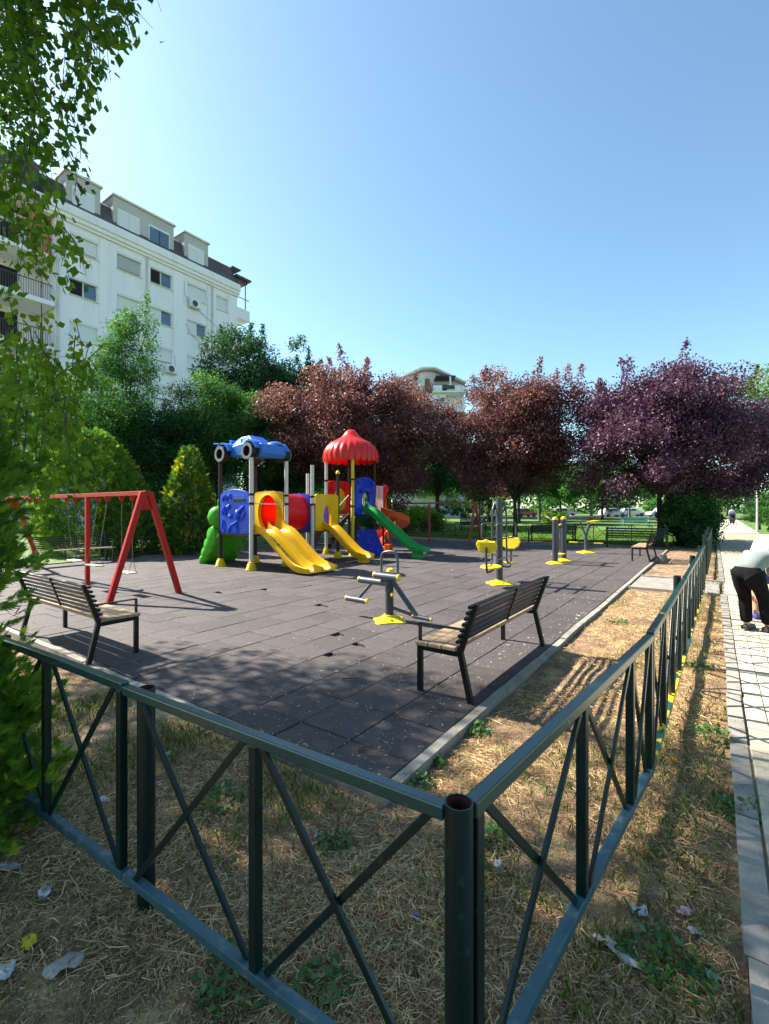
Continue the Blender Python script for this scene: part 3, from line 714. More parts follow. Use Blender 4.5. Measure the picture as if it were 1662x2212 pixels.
MB().prism([(2.02, 0), (2.3, 0), (2.26, .14), (2.06, .15)], .18, .48, 'y').build('slide_foot', M['pl_yellow'], s2, bevel=.02)
s3, _ = slide('slide', 'long green slide', 'pl_green', 2.38, .54, 1, [(.62, 1.58), (.84, 1.57), (1.12, 1.41), (1.80, .92), (2.42, .46), (2.80, .28), (3.20, .25)])
MB().prism([(2.70, 0), (3.03, 0), (2.97, .23), (2.75, .24)], 2.2, 2.56, 'y').build('slide_foot', M['pl_green'], s3, bevel=.02)
# arched yellow panel, blue animal-shaped panel, red and yellow panel
wall_panel('arch_panel', 'pl_yellow', -.24, .86, .96, 2.14, .07, (.30, 1.42, .19, .36), .0, True, plane='x', at=.63, bump=.02)
bpn = wall_panel('slide_panel', 'pl_deepblue', 1.78, 2.93, 1.46, 2.72, .08, (2.36, 1.86, .24, .44), .16, True, plane='x', at=.63, bump=.02)
MB().tube([(.69, 2.0, 2.30), (.70, 2.36, 2.36), (.69, 2.72, 2.30)], [.07, .10, .07], 12).build('relief', M['pl_deepblue'], bpn, smooth=True)
for yy in (1.96, 2.76): MB().lathe([(.001, -.09), (.07, -.06), (.09, 0), (.07, .06), (.001, .09)], 12, (.68, yy, 2.62)).build('relief', M['pl_deepblue'], bpn, smooth=True)
for yy in (2.24, 2.33, 2.42): MB().tube([(.56, yy, 1.47), (.56, yy, 2.30)], .016, 8).build('guard_bar', M['post_grey'], bpn, smooth=True)
rp_ = wall_panel('bubble_panel', 'pl_red', 1.74, 2.94, 1.46, 2.70, .07, (2.36, 1.98, .36, .50), .05, plane='x', at=-.62, bump=.02)
MB().lathe([(.36, 0), (.34, .06), (.24, .13), (.08, .17), (.001, .175)], 24).build('bubble', M['pl_brightyellow'], rp_, smooth=True, loc=(-.62, 2.36, 1.98), rot=(0, math.radians(90), 0)).scale = (1.38, 1, 1)
for k in range(6):
    MB().tube([(.62, 3.07 + k * .085, 1.50), (.62, 3.07 + k * .085, 2.50)], .014, 8).build('guard_bar', M['frame_white'], PT, smooth=True)
MB().tube([(.62, 3.03, 2.51), (.62, 3.53, 2.51)], .018, 8).build('guard_rail', M['post_grey'], PT, smooth=True)
wall_panel('side_panel', 'pl_red', 3.05, 3.52, 2.08, 2.56, .04, None, .0, plane='x', at=.52)
MB().prism([(3.56, 2.56), (3.78, 2.60), (3.92, 2.50), (3.94, 2.36), (3.80, 2.28), (3.74, 2.0), (3.60, 1.92), (3.54, 2.0)], .52, .60, 'x').build('animal_board', M['pl_red'], PT, bevel=.03)
# red spiral slide on the far side
hx, hy = .50, 4.12
def spiral():
    V = []; n = 44; prof = [(.20, .20), (.23, .21), (.27, .02), (.5, -.02), (.72, .02), (.76, .24), (.80, .23), (.78, .0), (.5, -.06), (.24, .0)]
    for i in range(n + 1):
        f = i / n; th = math.radians(-80 + 330 * f); z = 1.50 - 1.28 * f
        V += [(hx + r * math.cos(th), hy + r * math.sin(th), z + q) for r, q in prof]
    k = len(prof); F_ = []
    for i in range(n):
        for j in range(k):
            a = i * k + j; b = i * k + (j + 1) % k; F_.append((a, b, b + k, a + k))
    F_ += [tuple(range(k)), tuple(n * k + j for j in range(k - 1, -1, -1))]
    return MB().add(V, F_)
sp = spiral().build('spiral_slide', M['pl_orange'], PT, smooth=True)
MB().tube([(hx, hy, 0), (hx, hy, 1.6)], .07, 16).build('slide_column', M['dull_red'], sp, smooth=True)
MB().box(.1, .72, 3.56, 3.62, 1.5, 2.05).build('slide_gate', M['pl_orange'], sp, bevel=.02)
MB().box(hx + .28, hx + .55, hy - .75, hy - .55, 0, .32).build('slide_foot', M['pl_orange'], sp, bevel=.02)
# stairs between decks, ground steps, ladder rails
for k in range(3): MB().box(-.42, .42, .95 + k * .24, 1.20 + k * .24, 1.0 + k * .16, 1.04 + k * .16).build('stair_tread', M['deck'], PT)
for sx in (-.44, .44):
    MB().prism([(.93, .86), (1.68, 1.36), (1.68, 1.52), (.93, 1.04)], sx - .02, sx + .02, 'x').build('stair_stringer', M['post_brown'], PT)
    MB().tube([(sx, .95, 1.6), (sx, 1.66, 2.15)], .016, 8).build('handrail', M['post_grey'], PT, smooth=True)
for k in range(5): MB().box(-1.75 + k * .22, -1.50 + k * .22, 1.85, 2.85, .24 + k * .26, .29 + k * .26).build('step', M['deck'], PT)
for sy in (1.83, 2.87): MB().prism([(-1.85, .0), (-1.6, .0), (-.62, 1.30), (-.62, 1.5), (-.8, 1.45)], sy - .02, sy + .02, 'y').build('stair_stringer', M['post_brown'], PT)
cb = MB().add([(.66, 1.80, .92), (.66, 2.90, .92), (1.02, 1.72, .02), (1.02, 3.02, .02), (.72, 1.80, .92), (.72, 2.90, .92), (1.09, 1.72, .02), (1.09, 3.02, .02)],
              [(0, 1, 3, 2), (4, 6, 7, 5), (0, 4, 5, 1), (2, 3, 7, 6), (0, 2, 6, 4), (1, 5, 7, 3)]).build('climbing_board', M['pl_deepblue'], PT, bevel=.02)
for (yy, f) in ((2.0, .3), (2.5, .35), (2.2, .6), (2.75, .65), (1.95, .85), (2.5, .88)):
    MB().lathe([(.05, 0), (.045, .03), (.001, .045)], 10).build('hand_hold', M['pl_deepblue'], cb, smooth=True, loc=(.72 + .37 * f, yy, .92 - .9 * f), rot=(0, math.radians(68), 0))
# green caterpillar climber on the far left of the car tower
cl = MB().sweep([(-2.74, .02), (-1.62, .02), (-1.62, -.06), (-2.74, -.06)], smooth_path([(-1.72, .02), (-1.45, .22), (-1.15, .62), (-.86, .92), (-.66, .98)], 16)).build('climber', M['pl_lime'], PT, smooth=True)
for k, (x, z, r) in enumerate(((-1.66, .10, .13), (-1.52, .30, .18), (-1.36, .55, .21), (-1.18, .84, .24))):
    for yy in (-2.70, -1.66):
        MB().lathe([(.001, -.11), (r * .55, -.10), (r * .9, -.06), (r, 0), (r * .9, .06), (r * .55, .10), (.001, .11)], 20).build('segment', M['pl_lime'], cl, smooth=True, loc=(x, yy, z), rot=(math.radians(90), 0, 0)).scale = (1, 1.25, 1)
MB().lathe([(.001, -.33), (.14, -.30), (.26, -.20), (.32, 0), (.26, .20), (.14, .30), (.001, .33)], 24).build('caterpillar_head', M['pl_lime'], cl, smooth=True, loc=(-1.00, -2.62, 1.42))
MB().tube([(-.98, -2.62, 1.72), (-.95, -2.64, 1.9), (-.85, -2.66, 1.95)], .05, 8).build('feeler', M['pl_lime'], cl, smooth=True)
for k in range(3): MB().tube([(-1.45 + k * .26, -2.6, .30 + k * .30), (-1.45 + k * .26, -1.75, .30 + k * .30)], .035, 8).build('foot_bar', M['pl_lime'], cl, smooth=True)
# blue car-shaped roof
car = MB().prism([(-.90, 3.22), (1.02, 3.10), (1.10, 3.22), (1.08, 3.50), (.80, 3.56), (.30, 3.60), (-.55, 3.50), (-.95, 3.50), (-.98, 3.34)], -2.72, -1.72, 'y').build('car_roof', M['pl_carblue'], PT, bevel=.05, segs=3)
cab = MB().add([(-.72, -2.62, 3.47), (.62, -2.62, 3.54), (.62, -1.82, 3.54), (-.72, -1.82, 3.47), (-.22, -2.50, 3.84), (.20, -2.48, 3.86), (.20, -1.96, 3.86), (-.22, -1.94, 3.84)],
               [(0, 1, 5, 4), (1, 2, 6, 5), (2, 3, 7, 6), (3, 0, 4, 7), (4, 5, 6, 7), (0, 3, 2, 1)]).build('cabin', M['pl_carblue'], car, bevel=.06, segs=3)
MB().add([(.58, -2.50, 3.60), (.585, -1.94, 3.60), (.26, -2.02, 3.82), (.255, -2.42, 3.82), (.61, -2.50, 3.61), (.615, -1.94, 3.61), (.29, -2.02, 3.83), (.285, -2.42, 3.83)],
         [(0, 1, 2, 3), (4, 7, 6, 5), (0, 4, 5, 1), (1, 5, 6, 2), (2, 6, 7, 3), (3, 7, 4, 0)]).build('windscreen', M['pl_blue'], cab)
for (a, b) in ((-.52, -.16), (-.10, .22)):
    MB().add([(a, -2.632, 3.54), (b + .12, -2.632, 3.57), (b, -2.545, 3.78), (a + .26, -2.55, 3.77), (a, -2.60, 3.54), (b + .12, -2.60, 3.57), (b, -2.51, 3.78), (a + .26, -2.51, 3.77)],
             [(0, 1, 2, 3), (4, 7, 6, 5), (0, 4, 5, 1), (1, 5, 6, 2), (2, 6, 7, 3), (3, 7, 4, 0)]).build('side_window', M['pl_glassblue'], cab)
for yy in (-2.74, -1.70):
    for xx in (-.68, .68):
        MB().prism(arc(xx, 3.28, .36, 12, 168, 12) + arc(xx, 3.28, .30, 168, 12, 12), yy - .16, yy + .16, 'y').build('mudguard', M['pl_carblue'], car, smooth=True)
MB().prism([(-1.06, 3.60), (-.78, 3.58), (-.78, 3.62), (-1.06, 3.645)], -2.95, -1.5, 'y').build('spoiler', M['pl_carblue'], car, bevel=.012)
for yy in (-2.62, -1.82): MB().prism([(-.98, 3.48), (-.80, 3.50), (-.82, 3.60), (-.98, 3.62)], yy - .03, yy + .03, 'y').build('spoiler_strut', M['pl_carblue'], car)
MB().prism([(-.98, 3.64), (-.80, 3.62), (-.86, 3.80), (-.96, 3.80)], -2.40, -2.05, 'y').build('tail_fin', M['pl_carblue'], car, bevel=.02)
MB().lathe([(.30, 0), (.27, .06), (.16, .12), (.001, .15)], 20).build('bonnet_bulge', M['pl_carblue'], car, smooth=True, loc=(.78, -1.92, 3.52))
def knob(i, r, z, th): return (r * (1 + (.045 if (int(th / (2 * math.pi) * 36) % 2 == 0 and r > .22) else 0)), z)
for (xx, yy, sg) in ((-.68, -2.88, 1), (.72, -2.90, 1), (-.68, -1.52, -1), (.72, -1.50, -1)):
    w = MB().lathe([(.175, -.10), (.235, -.10), (.25, -.05), (.25, .12), (.225, .17), (.10, .17), (.10, .10), (.16, .02), (.185, -.10)], 36, mod=knob, close=True).build('wheel', M['black_plastic'], car, smooth=True, loc=(xx, yy, 3.26), rot=(math.radians(-90 * sg), 0, 0))
    MB().lathe([(.165, -.116), (.245, -.116), (.245, -.09), (.165, -.09), (.165, -.116)], 36, mod=knob, close=True).build('tyre_ring', M['tyre_grey'], w, smooth=False)
    MB().lathe([(.001, .04), (.16, .04), (.16, .05), (.001, .05)], 20).build('hollow_shade', M['unlit_inside'], w)  # last disc is near-black for the shade inside the hollow wheel
car.scale = (.88,) * 3; car.location = (.08 * .12 + .02, -2.22 * .12, 3.06 * .12)
# red fluted mushroom roof
def mush():
    prof = [(.02, 1.17), (.11, 1.155), (.20, 1.09), (.27, .99), (.36, .88), (.52, .78), (.72, .68), (.89, .52), (.99, .34), (1.03, .16), (1.00, .02), (.97, .03), (.99, .16), (.95, .34), (.84, .50), (.5, .68), (.02, .75)]
    n = 96
    def mod(i, r, z, th):
        k = min(1, max(0, (r - .12) / .5)); f = abs(math.sin(th * 12))
        a = .045 * k * (f - .5)
        zz = z - (0.09 * f if i in (10, 11) else 0) * 1.0
        return (max(.01, r * (1 + a)), zz)
    return MB().lathe(prof, n, mod=mod)
mush().build('mushroom_roof', M['roof_red_shell'], PT, smooth=True, loc=(-.02, 2.35, 3.44))

# ------------------------------------------------------------------ outdoor gym
def foot4(t, s=.24, name='base_plate'):
    o = MB().lathe([(s * 1.02, 0), (s, .018), (s * .86, .03), (.095, .075), (.09, .095)], 32, mod=lambda i, r, z, th: (r * (1 + (.16 * math.cos(4 * th) if r > .12 else 0)), z)).build(name, M['gym_yellow'], t, smooth=True)
    for k in range(4):
        a = math.pi / 4 + k * math.pi / 2
        MB().lathe([(.016, 0), (.016, .02), (.001, .024)], 8, (s * .62 * math.cos(a), s * .62 * math.sin(a), .04)).build('bolt', M['gym_yellow'], o)
    return o
def roller(t, a, b, r=.045, cap='gym_yellow', mat='foam_grey', name='foam_roller'):
    a, b = Vector(a), Vector(b); u = (b - a).normalized()
    o = MB().tube([a + u * .02, b - u * .02], r, 18).build(name, M[mat], t, smooth=True)
    for p, q in ((a, a + u * .021), (b - u * .021, b)): MB().tube([p, q], r * 1.04, 18).build('end_cap', M[cap], o, smooth=True)
    return o
g1 = thing('exercise_station', 'grey steel sit-up station with padded rollers and yellow caps, in the middle of the floor', 'gym machine', (-3.92, 5.64, MAT_Z))
foot4(g1)
MB().tube([(0, 0, .06), (0, 0, .60)], .062, 20).build('column', M['gym_grey'], g1, smooth=True)
MB().lathe([(.066, 0), (.05, .035), (.001, .05)], 16, (0, 0.03, .73)).build('column_cap', M['gym_yellow'], g1, smooth=True)
roller(g1, (-.25, -.04, .66), (.20, -.04, .655), .05)
h_ = smooth_path([(-.16, .03, .52), (-.165, .03, .90), (-.12, .03, 1.0), (.06, .03, 1.02), (.12, .03, .94), (.13, .03, .70)], 30)
MB().tube(h_, .019, 10).build('handle', M['gym_tube'], g1, smooth=True)
roller(g1, (-.62, .06, .55), (-.04, .06, .54), .05)
MB().tube([(-.36, .05, .52), (-.56, -.04, .27)], .026, 10).build('strut', M['gym_tube'], g1, smooth=True)
roller(g1, (-.78, -.06, .26), (-.36, -.06, .25), .042)
MB().bar((.05, .0, .60), (.47, .0, .13), .05, .06).build('brace', M['gym_grey'], g1, bevel=.006)
MB().tube([(.05, 0, .20), (.45, 0, .13)], .024, 10).build('strut', M['gym_grey'], g1, smooth=True)
roller(g1, (.40, 0, .125), (.72, 0, .115), .030, mat='gym_tube', name='foot_bar')
MB().lathe([(.012, 0), (.026, .01), (.02, .03)], 10, (0, 0, 0)).build('knob', M['gym_yellow'], g1, loc=(.09, -.05, .40), rot=(math.radians(90), 0, 0))

g2 = thing('exercise_station', 'tall grey gym post carrying two yellow seats with tubular grips', 'gym machine', (-3.88, 9.85, MAT_Z))
foot4(g2, .27)
MB().tube([(0, 0, .06), (0, 0, 1.88)], .075, 22).build('column', M['gym_grey'], g2, smooth=True)
MB().tube([(-.11, 0, 1.76), (.11, 0, 1.76)], .03, 12).build('pivot', M['gym_tube'], g2, smooth=True)
for sg in (-1, 1):
    x = -.115 if sg < 0 else .115
    MB().tube(smooth_path([(x, 0, 1.78), (x, sg * .10, 1.60), (x, sg * .12, 1.2), (x, sg * .14, .70), (x, sg * .18, .48), (x, sg * .60, .40)], 30), .021, 10).build('hanger_arm', M['gym_tube'], g2, smooth=True)
    for xx in (-.17, .17):
        MB().tube(smooth_path([(xx, sg * .10, 1.34), (xx, sg * .50, 1.34), (xx, sg * .56, 1.28), (xx, sg * .56, 1.08), (xx, sg * .50, 1.02), (xx, sg * .10, 1.02)], 30), .018, 8).build('grip', M['gym_tube'], g2, smooth=True)
    MB().tube([(-.17, sg * .10, 1.34), (.17, sg * .10, 1.34)], .018, 8).build('grip_bar', M['gym_tube'], g2, smooth=True)
    MB().tube(smooth_path([(0, sg * .12, .38), (0, sg * .58, .32), (0, sg * .70, .40), (0, sg * .74, .86)], 24), .024, 10).build('seat_frame', M['gym_grey'], g2, smooth=True)
    for xx in (-.2, .2): MB().tube([(xx, sg * .08, .62), (xx, sg * .62, .58)], .016, 8).build('side_rail', M['gym_tube'], g2, smooth=True)
    pan = [(.24, .44), (.19, .62)]
    MB().lathe([(.001, -.02), (.20, -.018), (.235, 0), (.22, .022), (.001, .012)], 24).build('seat_pan', M['gym_yellow'], g2, smooth=True, loc=(0, sg * .47, .42), rot=(sg * math.radians(-6), 0, 0)).scale = (1, .80, 1)
    bk = MB().prism([(-.24, .06), (-.20, -.04), (-.10, -.12), (.10, -.12), (.20, -.04), (.24, .06), (.20, .15), (.09, .15), (.0, .185), (-.09, .15), (-.20, .15)], -.02, .02, 'y').build('backrest', M['gym_yellow'], g2, bevel=.018, loc=(0, sg * .70, .84), rot=(sg * math.radians(-8), 0, 0))
    for k in range(5): MB().bar((-.19, sg * .026, -.06 + k * .045), (.19, sg * .026, -.06 + k * .045), .014, .014).build('rib', M['gym_yellow'], bk)

g3 = thing('exercise_station', 'pair of grey gym poles with yellow dome tops and hanging foot plates', 'gym machine', (-3.93, 14.94, MAT_Z))
for sg in (-1, 1):
    pp = MB().tube([(0, sg * .49, .05), (0, sg * .49, 1.33)], .085, 20).build('pole', M['gym_grey'], g3, smooth=True)
    MB().lathe([(.09, 0), (.088, .03), (.06, .075), (.001, .095)], 18, (0, sg * .49, 1.33)).build('dome_cap', M['gym_yellow'], pp, smooth=True)
    MB().lathe([(.24, 0), (.235, .02), (.12, .07), (.10, .08)], 24, (0, sg * .49, 0), mod=lambda i, r, z, th: (r * (1 + (.15 * math.cos(4 * th) if r > .15 else 0)), z)).build('base_plate', M['gym_yellow'], pp, smooth=True)
    MB().tube([(0, sg * .40, 1.12), (0, sg * .12, 1.12), (0, sg * .12, .30)], .026, 10).build('pendulum', M['gym_tube'], g3, smooth=True)
    MB().box(-.20, .14, sg * .12 - .06, sg * .12 + .06, .24, .275).build('foot_plate', M['gym_yellow'], g3, bevel=.015)
MB().tube([(0, -.42, 1.12), (0, .42, 1.12)], .03, 10).build('axle', M['gym_tube'], g3, smooth=True)
MB().tube(smooth_path([(-.02, -.4, 1.25), (-.32, -.25, 1.42), (-.40, 0, 1.44), (-.32, .25, 1.42), (-.02, .4, 1.25)], 24), .02, 8).build('handlebar', M['gym_tube'], g3, smooth=True)
MB().lathe([(.001, -.05), (.04, -.03), (.045, .02), (.001, .05)], 12, (-.1, .44, 1.14)).build('knob', M['gym_yellow'], g3, smooth=True)

g4 = thing('exercise_station', 'small far grey rider with yellow saddle and pedals near the lawn fence', 'gym machine', (-3.97, 18.77, MAT_Z))
foot4(g4, .30)
MB().tube([(0, 0, .06), (0, 0, .62)], .06, 14).build('column', M['gym_tube'], g4, smooth=True)
MB().bar((-.05, 0, .5), (.10, .15, 1.12), .07, .09).build('swing_arm', M['gym_grey'], g4, bevel=.01)
MB().bar((.08, 0, .4), (-.18, -.1, 1.18), .06, .06).build('front_arm', M['gym_tube'], g4, bevel=.01)
MB().tube(smooth_path([(-.20, .22, 1.28), (-.55, .18, 1.40), (-.58, -.1, 1.42), (-.25, -.22, 1.36), (.5, -.2, 1.38), (.55, .1, 1.45)], 24), .022, 8).build('handlebar', M['gym_tube'], g4, smooth=True)
MB().lathe([(.001, -.03), (.17, -.02), (.19, .02), (.001, .05)], 18).build('saddle', M['gym_yellow'], g4, smooth=True, loc=(.22, .18, 1.18), rot=(0, math.radians(-8), 0)).scale = (1.5, .8, 1)
for sg in (-1, 1): MB().box(sg * .45 - .16, sg * .45 + .16, -.05, .05, .36, .40).build('pedal', M['gym_yellow'], g4, bevel=.01)
MB().tube([(-.45, 0, .38), (.45, 0, .38)], .025, 8).build('axle', M['gym_grey'], g4, smooth=True)
# ------------------------------------------------------------------ buildings
BX = -33.0; BS = 1.4
B1 = thing('apartment_building', 'white apartment block with dark mansard roof and dormers behind the left trees', 'building', (BX * BS, 18.0 * BS, EYE * (1 - BS))); B1.scale = (BS,) * 3
def bb(name, mat, x0, x1, y0, y1, z0, z1, parent=B1, bevel=0.0): return MB().box(x0 - BX, x1 - BX, y0 - 18, y1 - 18, z0, z1).build(name, M[mat], parent, bevel=bevel)
cols_ = [(12.31, 13.93), (15.14, 16.76), (17.43, 19.06), (20.28, 21.93), (22.83, 23.89)]
rows_ = [(18.03, 19.22), (15.25, 16.42), (12.48, 13.66), (9.7, 10.88), (6.9, 8.1), (4.1, 5.3)]
ops = [(a, b, c, d) for (a, b) in cols_ for (c, d) in rows_]
def wall_with_openings(x, y0, y1, z0, z1, ops, depth):
    ys = sorted({y0, y1, *[o[0] for o in ops], *[o[1] for o in ops]}); zs = sorted({z0, z1, *[o[2] for o in ops], *[o[3] for o in ops]})
    mb = MB()
    for i in range(len(ys) - 1):
        for j in range(len(zs) - 1):
            cy, cz = (ys[i] + ys[i + 1]) / 2, (zs[j] + zs[j + 1]) / 2
            if any(o[0] < cy < o[1] and o[2] < cz < o[3] for o in ops): continue
            mb.add([(x, ys[i], zs[j]), (x, ys[i + 1], zs[j]), (x, ys[i + 1], zs[j + 1]), (x, ys[i], zs[j + 1])], [(0, 1, 2, 3)])
    for (a, b, c, d) in ops:
        e = x - depth
        mb.add([(x, a, c), (x, b, c), (x, b, d), (x, a, d), (e, a, c), (e, b, c), (e, b, d), (e, a, d)], [(0, 4, 5, 1), (1, 5, 6, 2), (2, 6, 7, 3), (3, 7, 4, 0)])
    return mb
wl = wall_with_openings(0, 11.5 - 18, 24.8 - 18, 0, 19.95, [(a - 18, b - 18, c, d) for a, b, c, d in ops], .22)
wl.add([(0, -6.5, 0), (-11, -6.5, 0), (-11, -6.5, 19.95), (0, -6.5, 19.95)], [(0, 1, 2, 3)]); wl.add([(0, 6.8, 0), (-11, 6.8, 0), (-11, 6.8, 19.95), (0, 6.8, 19.95)], [(0, 3, 2, 1)])
o_ = link('wall', wl.mesh('wall', M['wall_white']), B1)
for (a, b) in ((11.5, 12.22), (14.02, 15.05), (16.85, 17.35), (19.14, 20.20), (22.01, 22.75), (23.97, 24.8)): bb('pier', 'wall_white', BX + .002, BX + .06, a, b, 0, 19.6)
state = {(0, 0): 'slot', (0, 1): 'half', (0, 2): 'shut', (1, 0): 'grey', (1, 1): 'slot', (2, 0): 'half', (2, 1): 'mixed', (2, 2): 'slot', (3, 0): 'shut', (3, 1): 'mixed', (4, 0): 'shut', (4, 1): 'grey'}
def window(a, b, c, d, st, x=BX, parent=B1):
    w = bb('window', 'frame_white', x - .20, x - .12, a, b, c - .0, c + .05, parent)
    for (p, q, r, s) in ((a, a + .05, c + .05, d - .05), (b - .05, b, c + .05, d - .05), (a, b, d - .05, d)): bb('frame', 'frame_white', x - .20, x - .12, p, q, r, s, w)
    m = (a + b) / 2
    bb('sill', 'wall_cream', x - .10, x + .10, a - .05, b + .05, c - .05, c - .002, w)
    bb('shutter_box', 'shutter', x - .10, x + .03, a, b, d - .16, d + .002 - .004, w)
    if st in ('shut', 'slot', 'grey'):
        z0 = c + (.16 if st != 'shut' else .05)
        bb('shutter', 'shutter_grey' if st == 'grey' else 'shutter', x - .16, x - .11, a + .05, b - .05, z0, d - .16, w)
        if st != 'shut': bb('gap', 'unlit_inside', x - .21, x - .19, a + .05, b - .05, c + .05, z0, w)
    elif st == 'half':
        bb('open_sash', 'unlit_inside', x - .22, x - .20, a + .05, m - .03, c + .05, d - .16, w); bb('pane', 'glass', x - .18, x - .165, m + .03, b - .05, c + .05, d - .16, w)
        bb('mullion', 'frame_white', x - .19, x - .11, m - .03, m + .03, c + .05, d - .16, w)
    else:
        bb('shutter', 'shutter', x - .16, x - .11, a + .05, m - .03, c + .05, d - .16, w); bb('pane', 'glass', x - .18, x - .165, m + .03, b - .05, c + .05, d - .16, w)
        bb('mullion', 'frame_white', x - .19, x - .11, m - .03, m + .03, c + .05, d - .16, w)
    return w
for ci, (a, b) in enumerate(cols_):
    for ri, (c, d) in enumerate(rows_):
        window(a, b, c, d, state.get((ci, ri), 'slot' if (ci + ri) % 3 else 'shut'))
ev = MB().prism([(-.2, 19.62), (.16, 19.66), (.16, 19.80), (.30, 19.84), (.30, 20.05), (.42, 20.10), (.42, 20.62), (-.2, 20.62)], 10.85 - 18, 24.9 - 18, 'y').build('eaves', M['wall_white'], B1)
rf = MB().prism([(.30, 20.63), (.05, 20.95), (-.20, 21.5), (-.42, 22.15), (-.9, 22.5), (-11, 22.7), (-11, 20.63)], 10.85 - 18, 24.6 - 18, 'y').build('roof', M['roof_shingle'], B1)
for (a, b, wins) in ((12.1, 14.1, [(12.45, 13.75, 'shut')]), (14.9, 19.2, [(15.15, 16.65, 'shut'), (17.3, 18.85, 'half')]), (20.05, 22.1, [(20.35, 21.7, 'shut')])):
    dm = bb('dormer', 'wall_shaded', BX - 2.2, BX - .02, a, b, 20.66, 22.86)
    bb('dormer_roof', 'wall_cream', BX - 2.3, BX + .12, a - .10, b + .10, 22.87, 22.98, dm)
    for (p, q, st) in wins:
        bb('dormer_window', 'frame_white', BX - .015, BX + .02, p, q, 20.95, 22.15, dm)
        if st == 'shut':
            bb('shutter', 'shutter', BX + .022, BX + .04, p + .06, (p + q) / 2 - .01, 20.98, 22.0, dm); bb('shutter', 'shutter', BX + .022, BX + .04, (p + q) / 2 + .01, q - .06, 20.98, 22.0, dm)
        else:
            bb('pane', 'glass', BX + .022, BX + .04, p + .06, (p + q) / 2 - .04, 20.98, 22.0, dm); bb('pane', 'glass', BX + .022, BX + .04, (p + q) / 2 + .04, q - .06, 20.98, 22.0, dm)
            bb('mullion', 'frame_dark', BX + .022, BX + .055, (p + q) / 2 - .04, (p + q) / 2 + .04, 20.98, 22.0, dm)
for (yy, z0) in ((17.12, 0), (22.40, 0), (11.62, 0)):
    MB().tube([(.13, yy - 18, z0), (.13, yy - 18, 19.3), (.22, yy - 18, 19.65)], .07, 10).build('downpipe', M['pipe'], B1, smooth=True)
# balconies left of the facade and at the far corner
bb('wing_wall', 'wall_cream', BX - 9, BX - 2.0, 7.4, 11.45, 0, 19.9)
bb('wing_wall', 'orange_wall', BX - 2.0, BX - .5, 10.7, 11.44, 17.2, 19.85)
bb('wing_roof', 'roof_shingle', BX - 8, BX - .4, 7.4, 10.84, 20.9, 22.6)
for k in range(7):
    z = 19.9 - 2.79 * k if k else 20.6
    sl_ = bb('balcony', 'wall_white', BX - 2.0, BX + .25, 7.4, 11.4, z - .28, z)
    bb('railing', 'frame_dark', BX + .18, BX + .22, 7.4, 11.3, z + .92, z + .97, sl_)
    mb = MB()
    for q in range(32): mb.box(.19, .21, 7.45 + q * .12 - 18, 7.47 + q * .12 - 18, z, z + .92)
    mb.build('baluster', M['frame_dark'], sl_)
    if k: bb('door', 'unlit_inside', BX - 2.0, BX - 1.97, 8.6, 10.2, z + .02, z + 2.1, sl_)
for (z, w) in ((19.0, 1.5), (16.6, 1.2)):
    e = bb('end_balcony', 'wall_white', BX - 3.0, BX - .2, 24.82, 24.82 + w, z - .9, z); bb('railing', 'frame_dark', BX - .3, BX - .25, 24.9, 24.8 + w, z + .9, z + .95, e)
pg = bb('roof_terrace', 'roof_shingle', BX - 3.0, BX - .1, 24.65, 26.0, 21.2, 21.4); bb('awning', 'frame_dark', BX - 3.0, BX + .2, 24.65, 26.2, 21.42, 21.55, pg)
for yy in (24.9, 25.8): bb('awning_post', 'frame_dark', BX - .2, BX - .14, yy, yy + .06, 19.0, 21.2, pg)
bb('awning', 'frame_dark', BX - 2.0, BX - .2, 24.5, 25.4, 22.2, 22.3, pg); bb('awning_post', 'frame_dark', BX - .3, BX - .25, 24.6, 24.66, 21.55, 22.2, pg)
for pts in ([(20.0, 19.0), (20.02, 18.2), (20.25, 17.8), (20.5, 17.7)], [(21.2, 17.3), (22.0, 16.9), (23.3, 16.3)], [(20.1, 15.9), (20.6, 15.2), (21.3, 14.9)], [(19.2, 13.2), (19.28, 12.4), (19.1, 12.1)]):
    MB().tube([(.075, a - 18, b) for a, b in smooth_path(pts, 10)], .022, 6).build('cable', M['shutter_grey'], B1, smooth=True)
def ac(label, y, z):
    t = thing('air_conditioner', label, 'air conditioner', ((BX + .02) * BS, y * BS, EYE + (z - EYE) * BS), 0, 'air conditioners on the white facade'); t.scale = (BS,) * 3
    c = MB().box(.10, .42, -.42, .42, 0, .58).build('casing', M['frame_white'], t, bevel=.02)
    MB().lathe([(.21, 0), (.23, .02), (.19, .03), (.05, .012), (.001, .02)], 20).build('fan_grille', M['gym_grey'], t, smooth=True, loc=(.42, -.08, .29), rot=(0, math.radians(90), 0))
    for sy in (-.3, .3): MB().box(0.05, .40, sy - .02, sy + .02, -.05, -.002).build('bracket', M['pipe'], t)
ac('white air conditioner below the shuttered window near the top right of the white facade', 20.75, 17.25)
ac('white air conditioner below the half-open window two floors under the eaves, right side', 21.7, 14.3)
ac('white air conditioner just above the trees under a slotted shutter', 18.85, 11.75)

